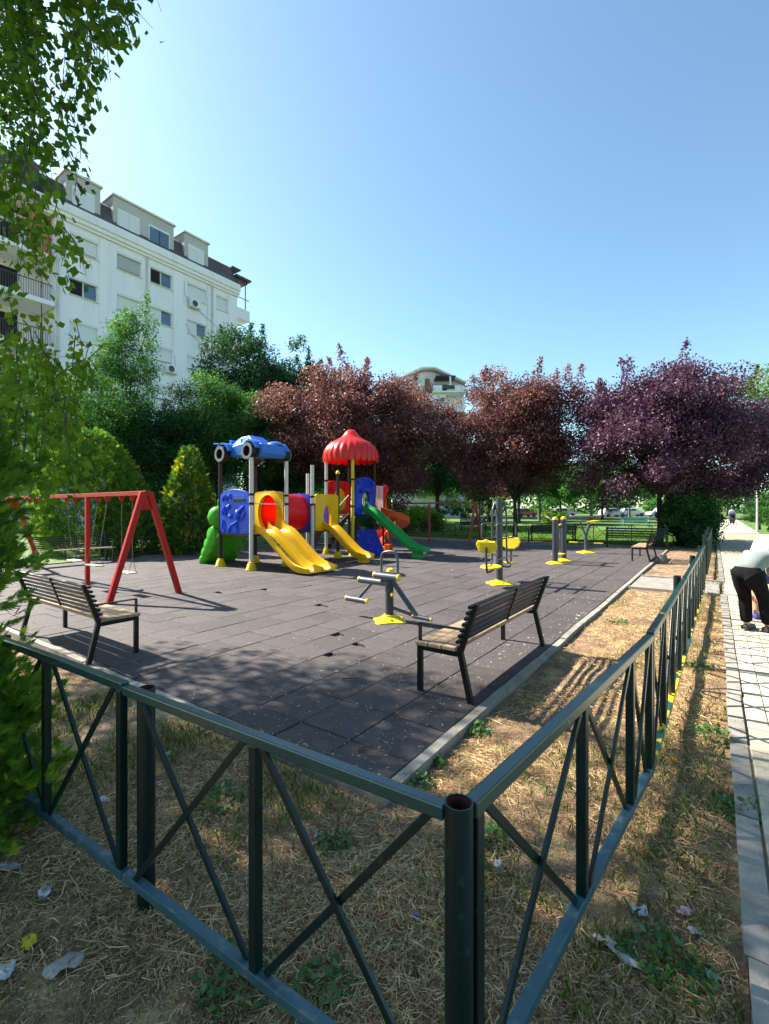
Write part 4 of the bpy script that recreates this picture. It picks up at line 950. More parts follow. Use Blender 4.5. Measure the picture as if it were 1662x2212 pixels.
B2 = thing('apartment_building', 'distant pale house with gable roof and corner balcony between the purple trees', 'building', (*cw(75, 6)[:2], 0), YAW)
def b2(name, mat, x0, x1, y0, y1, z0, z1, parent=B2): return MB().box(x0 - 6, x1 - 6, y0, y1, z0, z1).build(name, M[mat], parent)
b2('wall', 'wall_white', 1.3, 6.6, 0.6, 12, 0, 20.4); b2('wall', 'wall_white', 6.62, 13.2, 1.6, 12, 0, 20.2)
bay = b2('bay', 'wall_white', 6.65, 9.95, -.2, 1.58, 0, 20.35)
MB().prism([(1.0 - 6, 20.4), (1.3 - 6, 22.5), (6.4 - 6, 24.6), (8.0 - 6, 24.6), (13.2 - 6, 22.3), (13.2 - 6, 20.4)], 2.2, 12, 'y').build('gable_wall', M['wall_cream'], B2)
MB().prism([(1.0 - 6, 22.55), (6.2 - 6, 24.75), (8.2 - 6, 24.75), (13.4 - 6, 22.35), (13.4 - 6, 22.6), (8.3 - 6, 25.0), (6.1 - 6, 25.0), (1.0 - 6, 22.85)], .9, 12.3, 'y').build('roof', M['wall_cream'], B2)
for (a, b) in ((1.2, 4.1), (4.5, 6.5)):
    dm = b2('dormer', 'wall_cream', a, b, -.1, 2.1, 20.45, 22.9); b2('shutter', 'shutter', a + .35, b - .35, -.16, -.102, 20.7, 22.1, dm); b2('dormer_roof', 'wall_white', a - .1, b + .1, -.25, 2.1, 22.91, 23.05, dm)
MB().prism([(6.4 - 6, 20.45), (7.7 - 6, 20.45), (7.3 - 6, 22.9), (6.6 - 6, 22.9)], .3, 2.1, 'y').build('roof_slope', M['roof_red'], B2)
bl = b2('balcony', 'wall_white', 7.7, 13.0, -1.0, 1.58, 20.36, 20.62); b2('parapet', 'wall_white', 7.7, 9.2, -1.0, -.85, 20.63, 21.5, bl); b2('railing', 'frame_dark', 9.25, 11.2, -.96, -.9, 20.9, 21.5, bl); b2('parapet', 'wall_white', 11.25, 13.0, -1.0, -.85, 20.63, 21.45, bl)
b2('recess_shade', 'unlit_inside', 7.9, 10.4, 2.12, 2.18, 20.7, 22.4, bl); b2('awning', 'frame_dark', 8.2, 11.4, -.8, 2.1, 22.95, 23.1, bl); b2('pillar', 'wall_white', 10.4, 10.65, -.8, -.55, 20.63, 22.95, bl)  # near-black sheet before the wall imitates the shade of a recess
b2('balcony', 'wall_white', 10.0, 12.6, -.6, 1.58, 17.2, 17.5); b2('balcony', 'wall_white', 10.0, 12.6, -.6, 1.58, 14.4, 14.7)
for k in range(4):
    z = 18.6 - 2.8 * k; w = b2('window', 'frame_white', 7.9, 9.6, -.26, -.202, z, z + .95); b2('pane', 'glass', 8.0, 9.5, -.30, -.262, z + .1, z + .85, w); b2('mullion', 'frame_white', 8.7, 8.8, -.32, -.302, z + .1, z + .85, w)
t = thing('air_conditioner', 'tiny white air conditioner under the window of the distant gabled house', 'air conditioner', (*(cw(75, 8.6) - FWD * .25)[:2], 17.9), YAW)
MB().box(-.45, .45, -.35, 0, 0, .62).build('casing', M['frame_white'], t); MB().lathe([(.22, 0), (.2, .02), (.001, .03)], 16).build('fan_grille', M['gym_grey'], t, loc=(-.08, -.35, .3), rot=(math.radians(90), 0, 0))

# ------------------------------------------------------------------ trees and shrubs
def leaf_cloud(name, P, size, mat, seed, droop=0.0, aspect=.62, val=None, flat=0.0):
    """one rhombic leaf per point, random facing; each leaf carries its own colour value"""
    r = np.random.default_rng(seed); n = len(P); P = np.asarray(P)
    a = r.normal(size=(n, 3)); a[:, 2] -= droop; a /= np.linalg.norm(a, axis=1)[:, None]
    q = r.normal(size=(n, 3)); q[:, 2] *= (1 + flat * 3)
    b = np.cross(a, q); b /= np.maximum(np.linalg.norm(b, axis=1), 1e-6)[:, None]
    nn = np.cross(a, b)
    L = (np.asarray(size) * (.65 + .7 * r.random(n)))[:, None]; W = L * aspect
    V = np.empty((n, 4, 3), np.float32)
    V[:, 0] = P; V[:, 1] = P + a * L * .42 + b * W * .5 + nn * L * .06; V[:, 2] = P + a * L; V[:, 3] = P + a * L * .42 - b * W * .5 + nn * L * .06
    val = r.random(n) if val is None else np.clip(val + r.normal(size=n) * .16, 0, 1)
    return np_mesh(name, V.reshape(-1, 3), np.arange(n * 4).reshape(n, 4), M[mat], val)
def crown_points(seed, ncl, per, rad, clr, shell=.45, lobes=7, amp=.28, squash=.75, spikes=0, bottom=-1.0, gaps=.0):
    """clusters spread through an uneven ellipsoid; returns points, cluster centres and a colour value per point"""
    r = np.random.default_rng(seed)
    ld = r.normal(size=(lobes, 3)); ld /= np.linalg.norm(ld, axis=1)[:, None]; la = r.uniform(.4, 1, lobes)
    C = []
    while len(C) < ncl:
        d = r.normal(size=3); d /= np.linalg.norm(d)
        if d[2] < bottom: continue
        k = 1 - amp + amp * 1.6 * max(0, (np.maximum(0, ld @ d) ** 5 * la).max())
        rr = (shell + (1 - shell) * r.random() ** .6) * k if r.random() > .16 else r.random() * .6
        C.append(d * rr * np.array(rad))
    C = np.array(C)
    cr = clr * (.4 + 1.1 * r.random(ncl)); cv = r.uniform(.15, .75, ncl)
    cnt = np.maximum(8, (per * (cr / clr) ** 2)).astype(int)
    idx = np.repeat(np.arange(ncl), cnt)
    g = r.normal(size=(len(idx), 3)); g /= np.linalg.norm(g, axis=1)[:, None]; g *= (r.random(len(idx)) ** .5)[:, None]; g[:, 2] *= squash
    P = C[idx] + g * cr[idx][:, None]
    v = cv[idx]
    for s in range(spikes):
        hi = np.argsort(-C[:, 2])[:max(6, ncl // 4)]; top = C[hi[r.integers(len(hi))]] + np.array([0, 0, clr * .3]); a = math.atan2(top[1], top[0]); h = r.uniform(.5, 1.1) * rad[2] * .36
        n = int(170 * h); t_ = r.random(n); dd = np.array([math.cos(a) * .25, math.sin(a) * .25, 1])
        P = np.vstack([P, top + dd * (t_ * h)[:, None] + r.normal(size=(n, 3)) * (.22 * (1.15 - t_))[:, None]]); v = np.concatenate([v, .4 + .3 * t_])
    return P, C, v
def tree(name, label, loc, seed, height, rad, mat, trunk_h, ncl=170, per=230, clr=.62, leaf=.10, bark='bark', trunk_r=.14, group=None, spikes=0, amp=.28, shell=.45, lean=(0, 0), nlimb=12, droop=.2, aspect=.62, gaps=0, bottom=-1.0, squash=.75):
    t = thing(name, label, 'tree', loc, random.uniform(0, 0.3), group)
    cz = height - rad[2] * (.92 if spikes == 0 else .8)
    P, C, v = crown_points(seed, ncl, per, rad, clr, shell, amp=amp, spikes=spikes, bottom=bottom, squash=squash)
    off = np.array([lean[0], lean[1], cz]); P = P + off; C = C + off
    link('crown', leaf_cloud('crown', P, leaf, mat, seed + 1, droop, aspect, v), t)
    mb = MB(); r = random.Random(seed)
    top = Vector((lean[0], lean[1], cz + rad[2] * .35))
    mid = Vector((lean[0] * .35, lean[1] * .35, trunk_h))
    mb.tube(smooth_path([(0, 0, -.05), (r.uniform(-.06, .06), r.uniform(-.06, .06), trunk_h * .5), tuple(mid), tuple((mid + top) / 2 + Vector((r.uniform(-.2, .2), r.uniform(-.2, .2), 0))), tuple(top)], 16), [trunk_r * (1.25 if i == 0 else 1.0 - .055 * i) for i in range(17)], 10)
    ids = r.sample(range(len(C)), min(nlimb, len(C)))
    for i in ids:
        c = Vector(C[i]); f = r.uniform(.0, .7); s = mid.lerp(top, f * .8)
        if c.z < s.z - .5: s = mid.lerp(top, .05)
        m = s.lerp(c, .5) + Vector((r.uniform(-.15, .15), r.uniform(-.15, .15), .25))
        mb.tube([s, s.lerp(m, .6), m, c], [trunk_r * .5, trunk_r * .36, trunk_r * .24, .012], 6)
    mb.build('trunk', M[bark], t, smooth=True)
    return t
def place(t, loc, rz, label, scale=1.0, parts=True):
    c = copy_tree(t); c.location = loc; c.rotation_euler = (0, 0, rz); c.scale = (scale,) * 3; c['label'] = label
    return c

# purple-leaved plums behind the floor
tree('purple_plum', 'wide dark purple-leaved tree behind the red mushroom roof', cw(25.5, -1.5), 21, 9.6, (5.5, 5.2, 4.6), 'leaf_plum_brown', 2.0, 420, 280, .78, .12, spikes=12, trunk_r=.16, nlimb=30, amp=.36, group='purple-leaved trees', bottom=-.9)
tree('purple_plum', 'reddish brown purple-leaved tree behind the twin seats of the gym post', cw(24.6, 6.9), 22, 8.8, (4.0, 4.0, 4.1), 'leaf_plum_brown', 2.1, 330, 270, .72, .12, spikes=9, trunk_r=.15, nlimb=30, amp=.36, group='purple-leaved trees', bottom=-.9)
tree('purple_plum', 'large dark purple-leaved tree over the heavy black bench on the right', (-2.06, 24.7, 0), 23, 8.6, (4.7, 4.7, 4.0), 'leaf_plum', 2.1, 360, 280, .74, .115, spikes=8, trunk_r=.17, nlimb=30, amp=.36, group='purple-leaved trees', bottom=-.9)
tree('purple_plum', 'purple-leaved tree reaching over the paved path at the right edge', cw(27, 24.0), 24, 8.0, (4.6, 4.6, 3.3), 'leaf_plum', 2.4, 260, 230, .8, .13, spikes=4, trunk_r=.16, group='purple-leaved trees', bottom=-.7)
# green trees in front of the white building
tree('ash_tree', 'slender light green tree with open crown in front of the white facade', cw(24, -13.4), 31, 11.4, (2.3, 2.3, 4.3), 'leaf_ash', 3.2, 92, 170, .60, .15, spikes=5, trunk_r=.13, amp=.4, aspect=.36, droop=.5, group='green trees below the white building')
tree('ash_tree', 'bushy green tree right of the slender tree, below the white facade', cw(25, -9.0), 32, 9.4, (3.2, 3.2, 4.0), 'leaf_ash', 2.2, 190, 230, .68, .15, trunk_r=.15, amp=.3, aspect=.36, droop=.4, group='green trees below the white building')
tree('ash_tree', 'tall dark green tree at the right corner of the white building', cw(31, -8.9), 33, 13.4, (3.4, 3.4, 5.4), 'leaf_dark', 2.5, 190, 240, .78, .17, spikes=5, trunk_r=.18, amp=.34, aspect=.5, droop=.3, group='green trees below the white building')
tree('ash_tree', 'dark green tree between the white building and the purple trees', cw(33, -5.9), 34, 12.6, (2.9, 2.9, 5.2), 'leaf_dark', 2.5, 160, 240, .74, .17, spikes=4, trunk_r=.18, amp=.34, aspect=.5, droop=.3, group='green trees below the white building')
tree('ash_tree', 'yellow-green tree behind the round thuja on the left', cw(21, -14.0), 35, 8.4, (3.0, 3.0, 3.4), 'leaf_ash', 1.8, 150, 230, .68, .14, trunk_r=.14, amp=.3, aspect=.4, droop=.4, group='green trees below the white building')
tree('ash_tree', 'dark green tree filling the gap behind the conical thuja', cw(24, -11.2), 36, 7.2, (3.6, 3.2, 3.2), 'leaf_dark', 1.5, 180, 240, .72, .15, trunk_r=.14, amp=.25, aspect=.42, group='green trees below the white building')
tree('ash_tree', 'dark green tree behind the blue car roof', cw(27, -6.4), 37, 8.0, (2.9, 2.9, 3.6), 'leaf_dark', 1.6, 150, 240, .68, .15, trunk_r=.14, amp=.25, aspect=.42, group='green trees below the white building')
tree('locust_tree', 'pale yellow-green airy tree rising behind the right purple tree', cw(36, 29.0), 38, 12.4, (4.0, 4.0, 4.2), 'leaf_pale', 3, 120, 110, .75, .16, spikes=10, trunk_r=.16, amp=.45)
tree('added_shade_tree', 'unseen tree added behind the camera to keep the foreground in shade', cw(-5.2, -1.2), 39, 10.2, (5.4, 5.4, 3.5), 'leaf_ash', 3.2, 150, 150, .95, .22, trunk_r=.2)  # added out of view to block sky light on the foreground
# park trees beyond the lawn fence (one shape, turned and scaled)
pt = tree('park_tree', 'broad green park tree left of the twin poles, far across the lawn', cw(44, 9), 41, 8.2, (3.9, 3.9, 3.2), 'leaf_ash', 2.4, 130, 110, .85, .26, bark='bark_pale', trunk_r=.20, group='park trees across the lawn', bottom=-.8)
pt2 = tree('park_tree', 'dark park tree right behind the reddish brown plum, on the lawn', cw(40, 4.5), 42, 8.6, (4.2, 4.2, 3.2), 'leaf_dark', 2.6, 130, 110, .9, .26, bark='bark', trunk_r=.2, group='park trees across the lawn', bottom=-.8)
spots = [(52, 0), (48, -6), (56, 6.5), (58, 13), (50, 14.5), (60, 20), (66, 25), (55, 24.5), (66, 31), (72, 38), (64, 44), (75, 8), (78, 16), (78, 0), (70, -7), (60, -12), (90, 30), (92, 44), (95, 20), (98, 58), (84, 62), (100, 8), (96, -6)]
whr = ['behind the red swing', 'left of the red mushroom roof', 'behind the reddish plum trunk', 'behind the twin gym poles', 'left of the small rider', 'above the white cars', 'right of the white cars', 'behind the far turquoise bench', 'beyond the ivy bush', 'by the far end of the path', 'right of the far path', 'past the red car', 'past the cars, centre', 'past the cars, left', 'behind the blue car roof', 'behind the conical thuja', 'on the skyline above the cars', 'on the skyline by the path', 'on the skyline behind the poles', 'on the skyline at the right edge', 'at the right edge beyond the hedge', 'on the skyline behind the plum trunk', 'on the skyline behind the spiral slide']
for i, (d, l) in enumerate(spots):
    p = cw(d, l); p.z = rise(p.x, p.y)
    place(pt if i % 2 else pt2, p, i * 1.3, ('light' if i % 2 else 'dark') + ' green park tree ' + whr[i], .82 + .28 * random.random() + (.35 if d > 88 else 0))
rw = np.random.default_rng(98); cl_ = []
for k in range(420):
    th = rw.uniform(-1.0, 1.0); dd = rw.uniform(112, 150); q = cw(dd, dd * math.tan(th * .78)); cl_.append((q.x, q.y, rise(q.x, q.y) + rw.uniform(.5, 9.5) * (1 if abs(th) < 2 else 1)))
cl_ = np.array(cl_); ix = np.repeat(np.arange(len(cl_)), 130); g = rw.normal(size=(len(ix), 3)); g /= np.linalg.norm(g, axis=1)[:, None]; g *= (rw.random(len(ix)) ** .45)[:, None] * np.array([2.6, 2.6, 2.0])
o = link('distant_wood', leaf_cloud('distant_wood', cl_[ix] + g, .8, 'leaf_ash', 97, 0, .7, rw.uniform(.1, .9, len(cl_))[ix])); tag(o, 'far belt of green trees closing the view beyond the parked cars', 'trees', kind='stuff')
# bushes
def bush(name, label, loc, seed, rad, mat, ncl=70, per=170, clr=.34, leaf=.09, group=None, cat='shrub', amp=.2):
    t = thing(name, label, cat, loc, 0, group)
    P, C, v = crown_points(seed, ncl, per, rad, clr, .55, amp=amp)
    P = P + np.array([0, 0, rad[2] * .86]); P = P[P[:, 2] > .02]; v = v[:len(P)]
    link('foliage', leaf_cloud('foliage', P, leaf, mat, seed, .1, .6, v), t)
    mb = MB(); r = random.Random(seed)
    for k in range(7):
        a = r.uniform(0, 6.28); mb.tube([(.05 * math.cos(a), .05 * math.sin(a), -.02), (rad[0] * .25 * math.cos(a), rad[1] * .25 * math.sin(a), rad[2] * .7), (rad[0] * .5 * math.cos(a), rad[1] * .5 * math.sin(a), rad[2] * 1.25)], [.03, .02, .006], 5)
    mb.build('stem', M['twig'], t)
    return t
bush('ivy_bush', 'tall dark ivy-covered bush beside the path under the right purple tree', (-.9, 25.6, 0), 51, (1.1, 2.6, 1.65), 'leaf_dark', 150, 260, .4, .11)
bush('ivy_bush', 'leafy green bush at the path edge just past the far fence', (-.85, 29.8, 0), 52, (.85, 2.4, 1.6), 'leaf_ash', 110, 230, .38, .11)
for i, (d, l, rad, m, lab) in enumerate(((33, 1.3, (1.6, 1.5, 1.1), 'leaf_bright', 'sunny yellow-green shrub behind the red spiral slide'), (35, 3.4, (1.5, 1.4, 1.0), 'leaf_bright', 'sunny yellow-green shrub behind the middle post of the far swing'), (38, -1.0, (2.2, 1.8, 1.2), 'leaf_ash', 'low green shrub left of the sunny shrubs'),
                                         (45, 16.3, (1.1, 1.0, .75), 'leaf_bright', 'small bright bush on the lawn left of the white cars'), (52, 41.6, (1.5, 1.6, 1.5), 'leaf_dark', 'dark rounded bush on the right of the far path'), (33, 28.2, (1.5, 1.6, 2.0), 'leaf_ash', 'green conical bush at the right edge of the picture'), (66, 53.5, (1.6, 2.2, 1.7), 'leaf_ash', 'green bush at the right of the path, farther than the stroller'),
                                         (46, 8.5, (4.6, 2, 2.0), 'leaf_dark', 'long dark hedge behind the far swing'), (62, 38.5, (1.2, 2.5, 2.0), 'leaf_bright', 'pale bush on the left of the far path'))):
    p = cw(d, l); p.z = rise(p.x, p.y) * .9
    bush('shrub', lab, p, 60 + i, rad, m, 70 if i < 7 else 90, 130, .42, .13)

# thujas: flat fan sprays
def spray_cloud(name, P, D, size, mat, seed, val, nleaf=7):
    """each spray is a flat fan of narrow scales pointing along D"""
    r = np.random.default_rng(seed); n = len(P); D = D / np.linalg.norm(D, axis=1)[:, None]
    q = r.normal(size=(n, 3)); S = np.cross(D, q); S /= np.maximum(1e-6, np.linalg.norm(S, axis=1))[:, None]
    V = np.empty((n, nleaf, 4, 3), np.float32); L = size * (.6 + .8 * r.random(n))
    for k in range(nleaf):
        f = k / (nleaf - 1); ang = (f - .5) * 1.6
        d = D * math.cos(ang) + S * math.sin(ang); s = np.cross(d, np.cross(D, S)); s /= np.linalg.norm(s, axis=1)[:, None]
        b = P + D * (L * (.10 + .35 * (1 - abs(f - .5) * 2)))[:, None] * 1.0
        ll = (L * (1 - .45 * abs(f - .5) * 2) * (.8 + .4 * r.random(n)))[:, None]; w = ll * .075
        V[:, k, 0] = b; V[:, k, 1] = b + d * ll * .5 + s * w; V[:, k, 2] = b + d * ll; V[:, k, 3] = b + d * ll * .5 - s * w
    v = np.repeat(np.clip(val + r.normal(size=n) * .10, 0, 1), nleaf)
    return np_mesh(name, V.reshape(-1, 3), np.arange(n * nleaf * 4).reshape(-1, 4), M[mat], v)
def thuja(label, loc, seed, h, prof, mat, n, size, name='thuja', nleaf=6, gold=.10, depth=.35, lump=.12, group=None, sprigs=0):
    """prof(f) gives the radius at height fraction f"""
    t = thing(name, label, 'conifer', loc, 0, group); r = np.random.default_rng(seed)
    f = r.random(n * 3); rr = np.array([prof(x) for x in f]); keep = r.random(n * 3) < rr / rr.max(); f = f[keep][:n]; rr = rr[keep][:n]; m = len(f)
    a = r.uniform(0, 2 * math.pi, m)
    lob = 1 + lump * np.sin(a * 5 + f * 17 + seed) * np.cos(f * 23 + a * 3) + lump * .7 * np.sin(a * 11 - f * 40)
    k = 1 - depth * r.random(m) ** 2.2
    R = rr * lob * k
    P = np.stack([R * np.cos(a), R * np.sin(a), f * h], 1)
    if sprigs:                                               # shoots standing out of the outline
        e = r.integers(0, m, sprigs); ix = np.repeat(e, 26); tt = r.random(len(ix)); out = .06 + .22 * r.random(sprigs)
        Q = np.stack([np.cos(a[ix]), np.sin(a[ix]), .5 + .5 * np.sin(ix)], 1); P = np.vstack([P, P[ix] + Q * (tt * np.repeat(out, 26))[:, None] + r.normal(size=(len(ix), 3)) * .016])
        a = np.concatenate([a, a[ix]]); f = np.concatenate([f, f[ix]]); k = np.concatenate([k, np.full(len(ix), .97)]); lob = np.concatenate([lob, lob[ix]]); m = len(a)
    D = np.stack([np.cos(a), np.sin(a), np.full(m, .75)], 1) + r.normal(size=(m, 3)) * .38
    patch = .5 + .5 * np.sin(a * 4 + f * 9 + seed) * np.sin(f * 14 - a * 2 + 1.3 * seed)
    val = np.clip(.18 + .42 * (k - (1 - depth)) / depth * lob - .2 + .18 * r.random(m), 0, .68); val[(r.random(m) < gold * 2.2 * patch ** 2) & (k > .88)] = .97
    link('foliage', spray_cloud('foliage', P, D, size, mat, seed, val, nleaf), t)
    mb = MB(); mb.tube([(0, 0, -.05), (0, 0, h * .9)], [.06, .012], 8)
    q = random.Random(seed)
    for i in range(26):
        ff = q.uniform(.05, .85); aa = q.uniform(0, 6.28); R_ = prof(ff) * .75; mb.tube([(0, 0, ff * h), (R_ * math.cos(aa), R_ * math.sin(aa), ff * h + R_ * .7)], [.016, .004], 5)
    mb.build('stem', M['twig'], t)
    return t
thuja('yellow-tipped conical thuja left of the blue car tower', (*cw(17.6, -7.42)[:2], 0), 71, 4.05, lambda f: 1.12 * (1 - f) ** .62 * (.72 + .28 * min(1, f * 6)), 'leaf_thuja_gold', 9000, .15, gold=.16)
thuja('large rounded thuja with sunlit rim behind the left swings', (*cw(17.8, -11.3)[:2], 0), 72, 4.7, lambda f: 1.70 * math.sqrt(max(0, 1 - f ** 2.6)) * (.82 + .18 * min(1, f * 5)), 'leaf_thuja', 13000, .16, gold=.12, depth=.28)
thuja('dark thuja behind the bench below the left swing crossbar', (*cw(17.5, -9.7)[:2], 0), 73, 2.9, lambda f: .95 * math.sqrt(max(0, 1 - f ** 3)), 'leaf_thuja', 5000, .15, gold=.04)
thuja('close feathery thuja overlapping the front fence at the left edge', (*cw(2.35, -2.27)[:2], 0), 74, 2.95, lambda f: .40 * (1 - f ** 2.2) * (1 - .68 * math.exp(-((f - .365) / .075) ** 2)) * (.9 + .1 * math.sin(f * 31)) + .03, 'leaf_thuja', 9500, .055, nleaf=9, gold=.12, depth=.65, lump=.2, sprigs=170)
# ------------------------------------------------------------------ weeping birch on the left
BT = cw(5.6, -7.4)
bt = thing('birch_tree', 'weeping birch hanging into the picture from the upper left', 'tree', BT)
R_ = np.random.default_rng(81)
def proj(P):
    P = np.asarray(P) + np.array([BT.x, BT.y, 0]); d = P[:, 0] * FWD.x + P[:, 1] * FWD.y; l = P[:, 0] * RGT.x + P[:, 1] * RGT.y
    return 831 + 1003 * l / np.maximum(d, .05), 1100 - 1003 * (P[:, 2] - EYE) / np.maximum(d, .05), d
P, C, v = crown_points(82, 330, 200, (4.3, 4.3, 4.6), .6, .35, amp=.3)
P = P + np.array([0, 0, 8.2]); C = C + np.array([0, 0, 8.2])
px, py, d = proj(P)
lim = np.where(py < 330, 52, np.where(py < 700, 12, 5)) + R_.normal(size=len(P)) * 22
keep = (d < .3) | (px < lim) | (py < -260)
P, v = P[keep], v[keep]
# leaves culled by where their shadow lands, shaping a sun patch beside the corner post
W_ = P + np.array([BT.x, BT.y, 0]); G = W_[:, :2] - W_[:, 2:3] * np.array([[TO_SUN.x / TO_SUN.z, TO_SUN.y / TO_SUN.z]])
gd = G @ np.array([FWD.x, FWD.y]); gl = G @ np.array([RGT.x, RGT.y])
inside = ((gd - 2.75) / .85) ** 2 + ((gl - .95) / .8) ** 2 < 1 + .5 * R_.normal(size=len(P)); keep = ~(inside & (R_.random(len(P)) < .82)); P, v = P[keep], v[keep]
# hanging twigs: (picture x, picture y at top, at bottom, distance)
strands = []
for (x0, x1, y0, y1, dd, n) in ((0, 70, -120, 330, 3.3, 20), (60, 150, -160, 300, 3.1, 11), (120, 200, -160, 230, 3.0, 8), (195, 262, -160, 215, 2.9, 11), (255, 300, -180, 5, 2.9, 4), (20, 150, 240, 420, 3.2, 14),
                                (50, 130, 430, 600, 3.0, 8), (0, 60, 330, 560, 2.9, 9), (80, 140, 520, 660, 3.0, 3), (0, 100, 700, 980, 3.2, 14), (70, 180, 780, 1010, 3.4, 11), (20, 140, 900, 1110, 2.7, 13), (150, 240, 720, 850, 3.6, 5), (300, 350, -150, 8, 2.8, 3)):
    for k in range(n):
        xx = R_.uniform(x0, x1); ya = y0 + R_.uniform(-60, 60); yb = ya + (y1 - y0) * R_.uniform(.55, 1.0); dk = dd * R_.uniform(.88, 1.14)
        strands.append((xx, ya, yb, dk))
tw = MB(); LP = []; LV = []
for (xx, ya, yb, dk) in strands:
    l = (xx - 831) / 1003 * dk; top = cw(dk, l, EYE + (1100 - ya) / 1003 * dk) - BT; bot = cw(dk * R_.uniform(.97, 1.03), l + R_.uniform(-.05, .16), EYE + (1100 - yb) / 1003 * dk) - BT
    mid = top.lerp(bot, .5) + Vector((R_.normal() * .05, R_.normal() * .05, 0)); pts = smooth_path([tuple(top), tuple(mid), tuple(bot)], 10)
    tw.tube(pts, [.0035 - .0002 * i for i in range(len(pts))], 4, caps=False)
    L = (bot - top).length; n = int(L * 46)
    cv = R_.uniform(.2, .7) if ya < 330 else R_.uniform(.55, 1.0)  # sunlit lower and backlit upper strands are put into the leaf colour
    for q in range(n):
        f = R_.random(); i = int(f * (len(pts) - 1)); a, b = pts[i], pts[min(i + 1, len(pts) - 1)]
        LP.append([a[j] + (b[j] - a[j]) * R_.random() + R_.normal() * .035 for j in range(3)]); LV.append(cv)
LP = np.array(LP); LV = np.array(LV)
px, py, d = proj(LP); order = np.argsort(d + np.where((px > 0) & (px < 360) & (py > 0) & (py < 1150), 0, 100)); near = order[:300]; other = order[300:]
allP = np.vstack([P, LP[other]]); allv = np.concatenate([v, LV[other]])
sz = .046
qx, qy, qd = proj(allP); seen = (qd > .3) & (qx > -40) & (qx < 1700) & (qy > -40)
cr = link('crown', leaf_cloud('crown', allP, np.where(seen, sz * 1.25, sz * 1.9), 'leaf_birch', 83, .9, .74, allv), bt); cr['kind'] = 'stuff'  # leaves out of view are enlarged to deepen the cast shade
tw.build('twig', M['twig'], bt)
def birch_leaf(i):
    V = [(0, 0, 0), (.0, 0, -.014), (.019, .003, -.026), (.021, .004, -.036), (.010, .002, -.052), (0, -.002, -.066), (-.010, .002, -.052), (-.021, .004, -.036), (-.019, .003, -.026), (0, -.003, -.036)]
    F_ = [(1, 2, 9), (2, 3, 9), (3, 4, 9), (4, 5, 9), (5, 6, 9), (6, 7, 9), (7, 8, 9), (8, 1, 9)]
    me = np_mesh('leaf', V, F_, M['leaf_birch'], [.15 + .22 * i] * 8); return me
blm = [birch_leaf(i) for i in range(4)]
for k, i in enumerate(near):
    o = link('leaf', blm[int(np.clip(LV[i] * 4 + R_.normal() * .6, 0, 3))], bt, tuple(LP[i]), (R_.normal() * .55, R_.normal() * .55, R_.uniform(0, 6.28))); o.scale = (R_.uniform(.7, 1.05),) * 3
mb = MB(); q = random.Random(5)
mb.tube(smooth_path([(0, 0, -.1), (.05, 0, 3), (0, .1, 7), (-.05, 0, 12.2)], 18), [.2 - .0095 * i for i in range(19)], 12)
for i in range(0, len(C), 9):
    c = Vector(C[i]); s = Vector((0, 0, max(2.2, c.z - 2.2)))
    ppx, ppy, dd = proj([c]); 
    if ppx[0] > 40 and ppy[0] > -200 and dd[0] > .3: continue
    mb.tube([s, s.lerp(c, .5) + Vector((0, 0, .4)), c], [.05, .03, .008], 6)
for (xx, ya, yb, dk) in strands[::3]:
    top = cw(dk, (xx - 831) / 1003 * dk, EYE + (1100 - ya) / 1003 * dk) - BT; s = Vector((0, 0, max(2.5, top.z - .2)))
    if ya < 0: mb.tube([s, s.lerp(top, .5) + Vector((0, 0, .8)), top], [.035, .02, .004], 5)
mb.build('trunk', M['bark_birch'], bt, smooth=True)

# ------------------------------------------------------------------ ground cover: straw, dry grass, weeds, litter, debris
def straw_mesh(name, XY, Z, lens, mat, seed, lift=.02, width=.0011, val=None):
    r = np.random.default_rng(seed); n = len(XY); a = r.uniform(0, 2 * math.pi, n)
    u = np.stack([np.cos(a), np.sin(a), np.zeros(n)], 1); s = np.stack([-np.sin(a), np.cos(a), np.zeros(n)], 1)
    P = np.column_stack([XY, Z]); bend = r.normal(size=n)[:, None] * .18
    V = np.empty((n, 6, 3), np.float32); hz = (lift * r.random(n) ** 2.2); tilt = r.normal(size=n) * .5 * lift
    W = (width * (.6 + .9 * r.random(n)))[:, None]; L = lens[:, None]
    zc = np.zeros((n, 3)); 
    for k, t in enumerate((0, .5, 1)):
        c = P + u * L * (t - .5) + s * L * bend * (4 * t * (1 - t)) ; c[:, 2] += .003 + hz + tilt * (t - .5) + lift * .35 * (4 * t * (1 - t)) * r.random(n)
        e = s * W * (1 if k < 2 else .5); e2 = e.copy(); e2[:, 2] += W[:, 0] * r.normal(size=n) * .8
        V[:, k * 2] = c - e2; V[:, k * 2 + 1] = c + e2
    b = (np.arange(n) * 6)[:, None]; F_ = np.concatenate([b + np.array([[0, 1, 3, 2]]), b + np.array([[2, 3, 5, 4]])], 1).reshape(-1, 4)
    val = r.random(n) ** 1.35 if val is None else val
    return np_mesh(name, V.reshape(-1, 3), F_, M[mat], np.repeat(val, 2))
def ground_pts(n, seed, x0, x1, y0, y1, dens):
    r = np.random.default_rng(seed); X = r.uniform(x0, x1, n); Y = r.uniform(y0, y1, n); k = r.random(n) < np.array([dens(a, b) for a, b in zip(X, Y)]); return X[k], Y[k]
def patchy(x, y): return max(0.03, min(1, .42 + .55 * math.sin(1.9 * x + 2.6 * y) * math.sin(2.7 * x - 1.7 * y + 1) + .35 * math.sin(6 * x + 3) * math.sin(5 * y)))
def nearfar(x, y): return patchy(x, y) * min(1, 2.2 / max(.6, math.hypot(x, y)))
XY = []; 
x1_, y1_ = ground_pts(140000, 1, -3.6, .05, .25, 2.12, nearfar); XY.append((x1_, y1_))
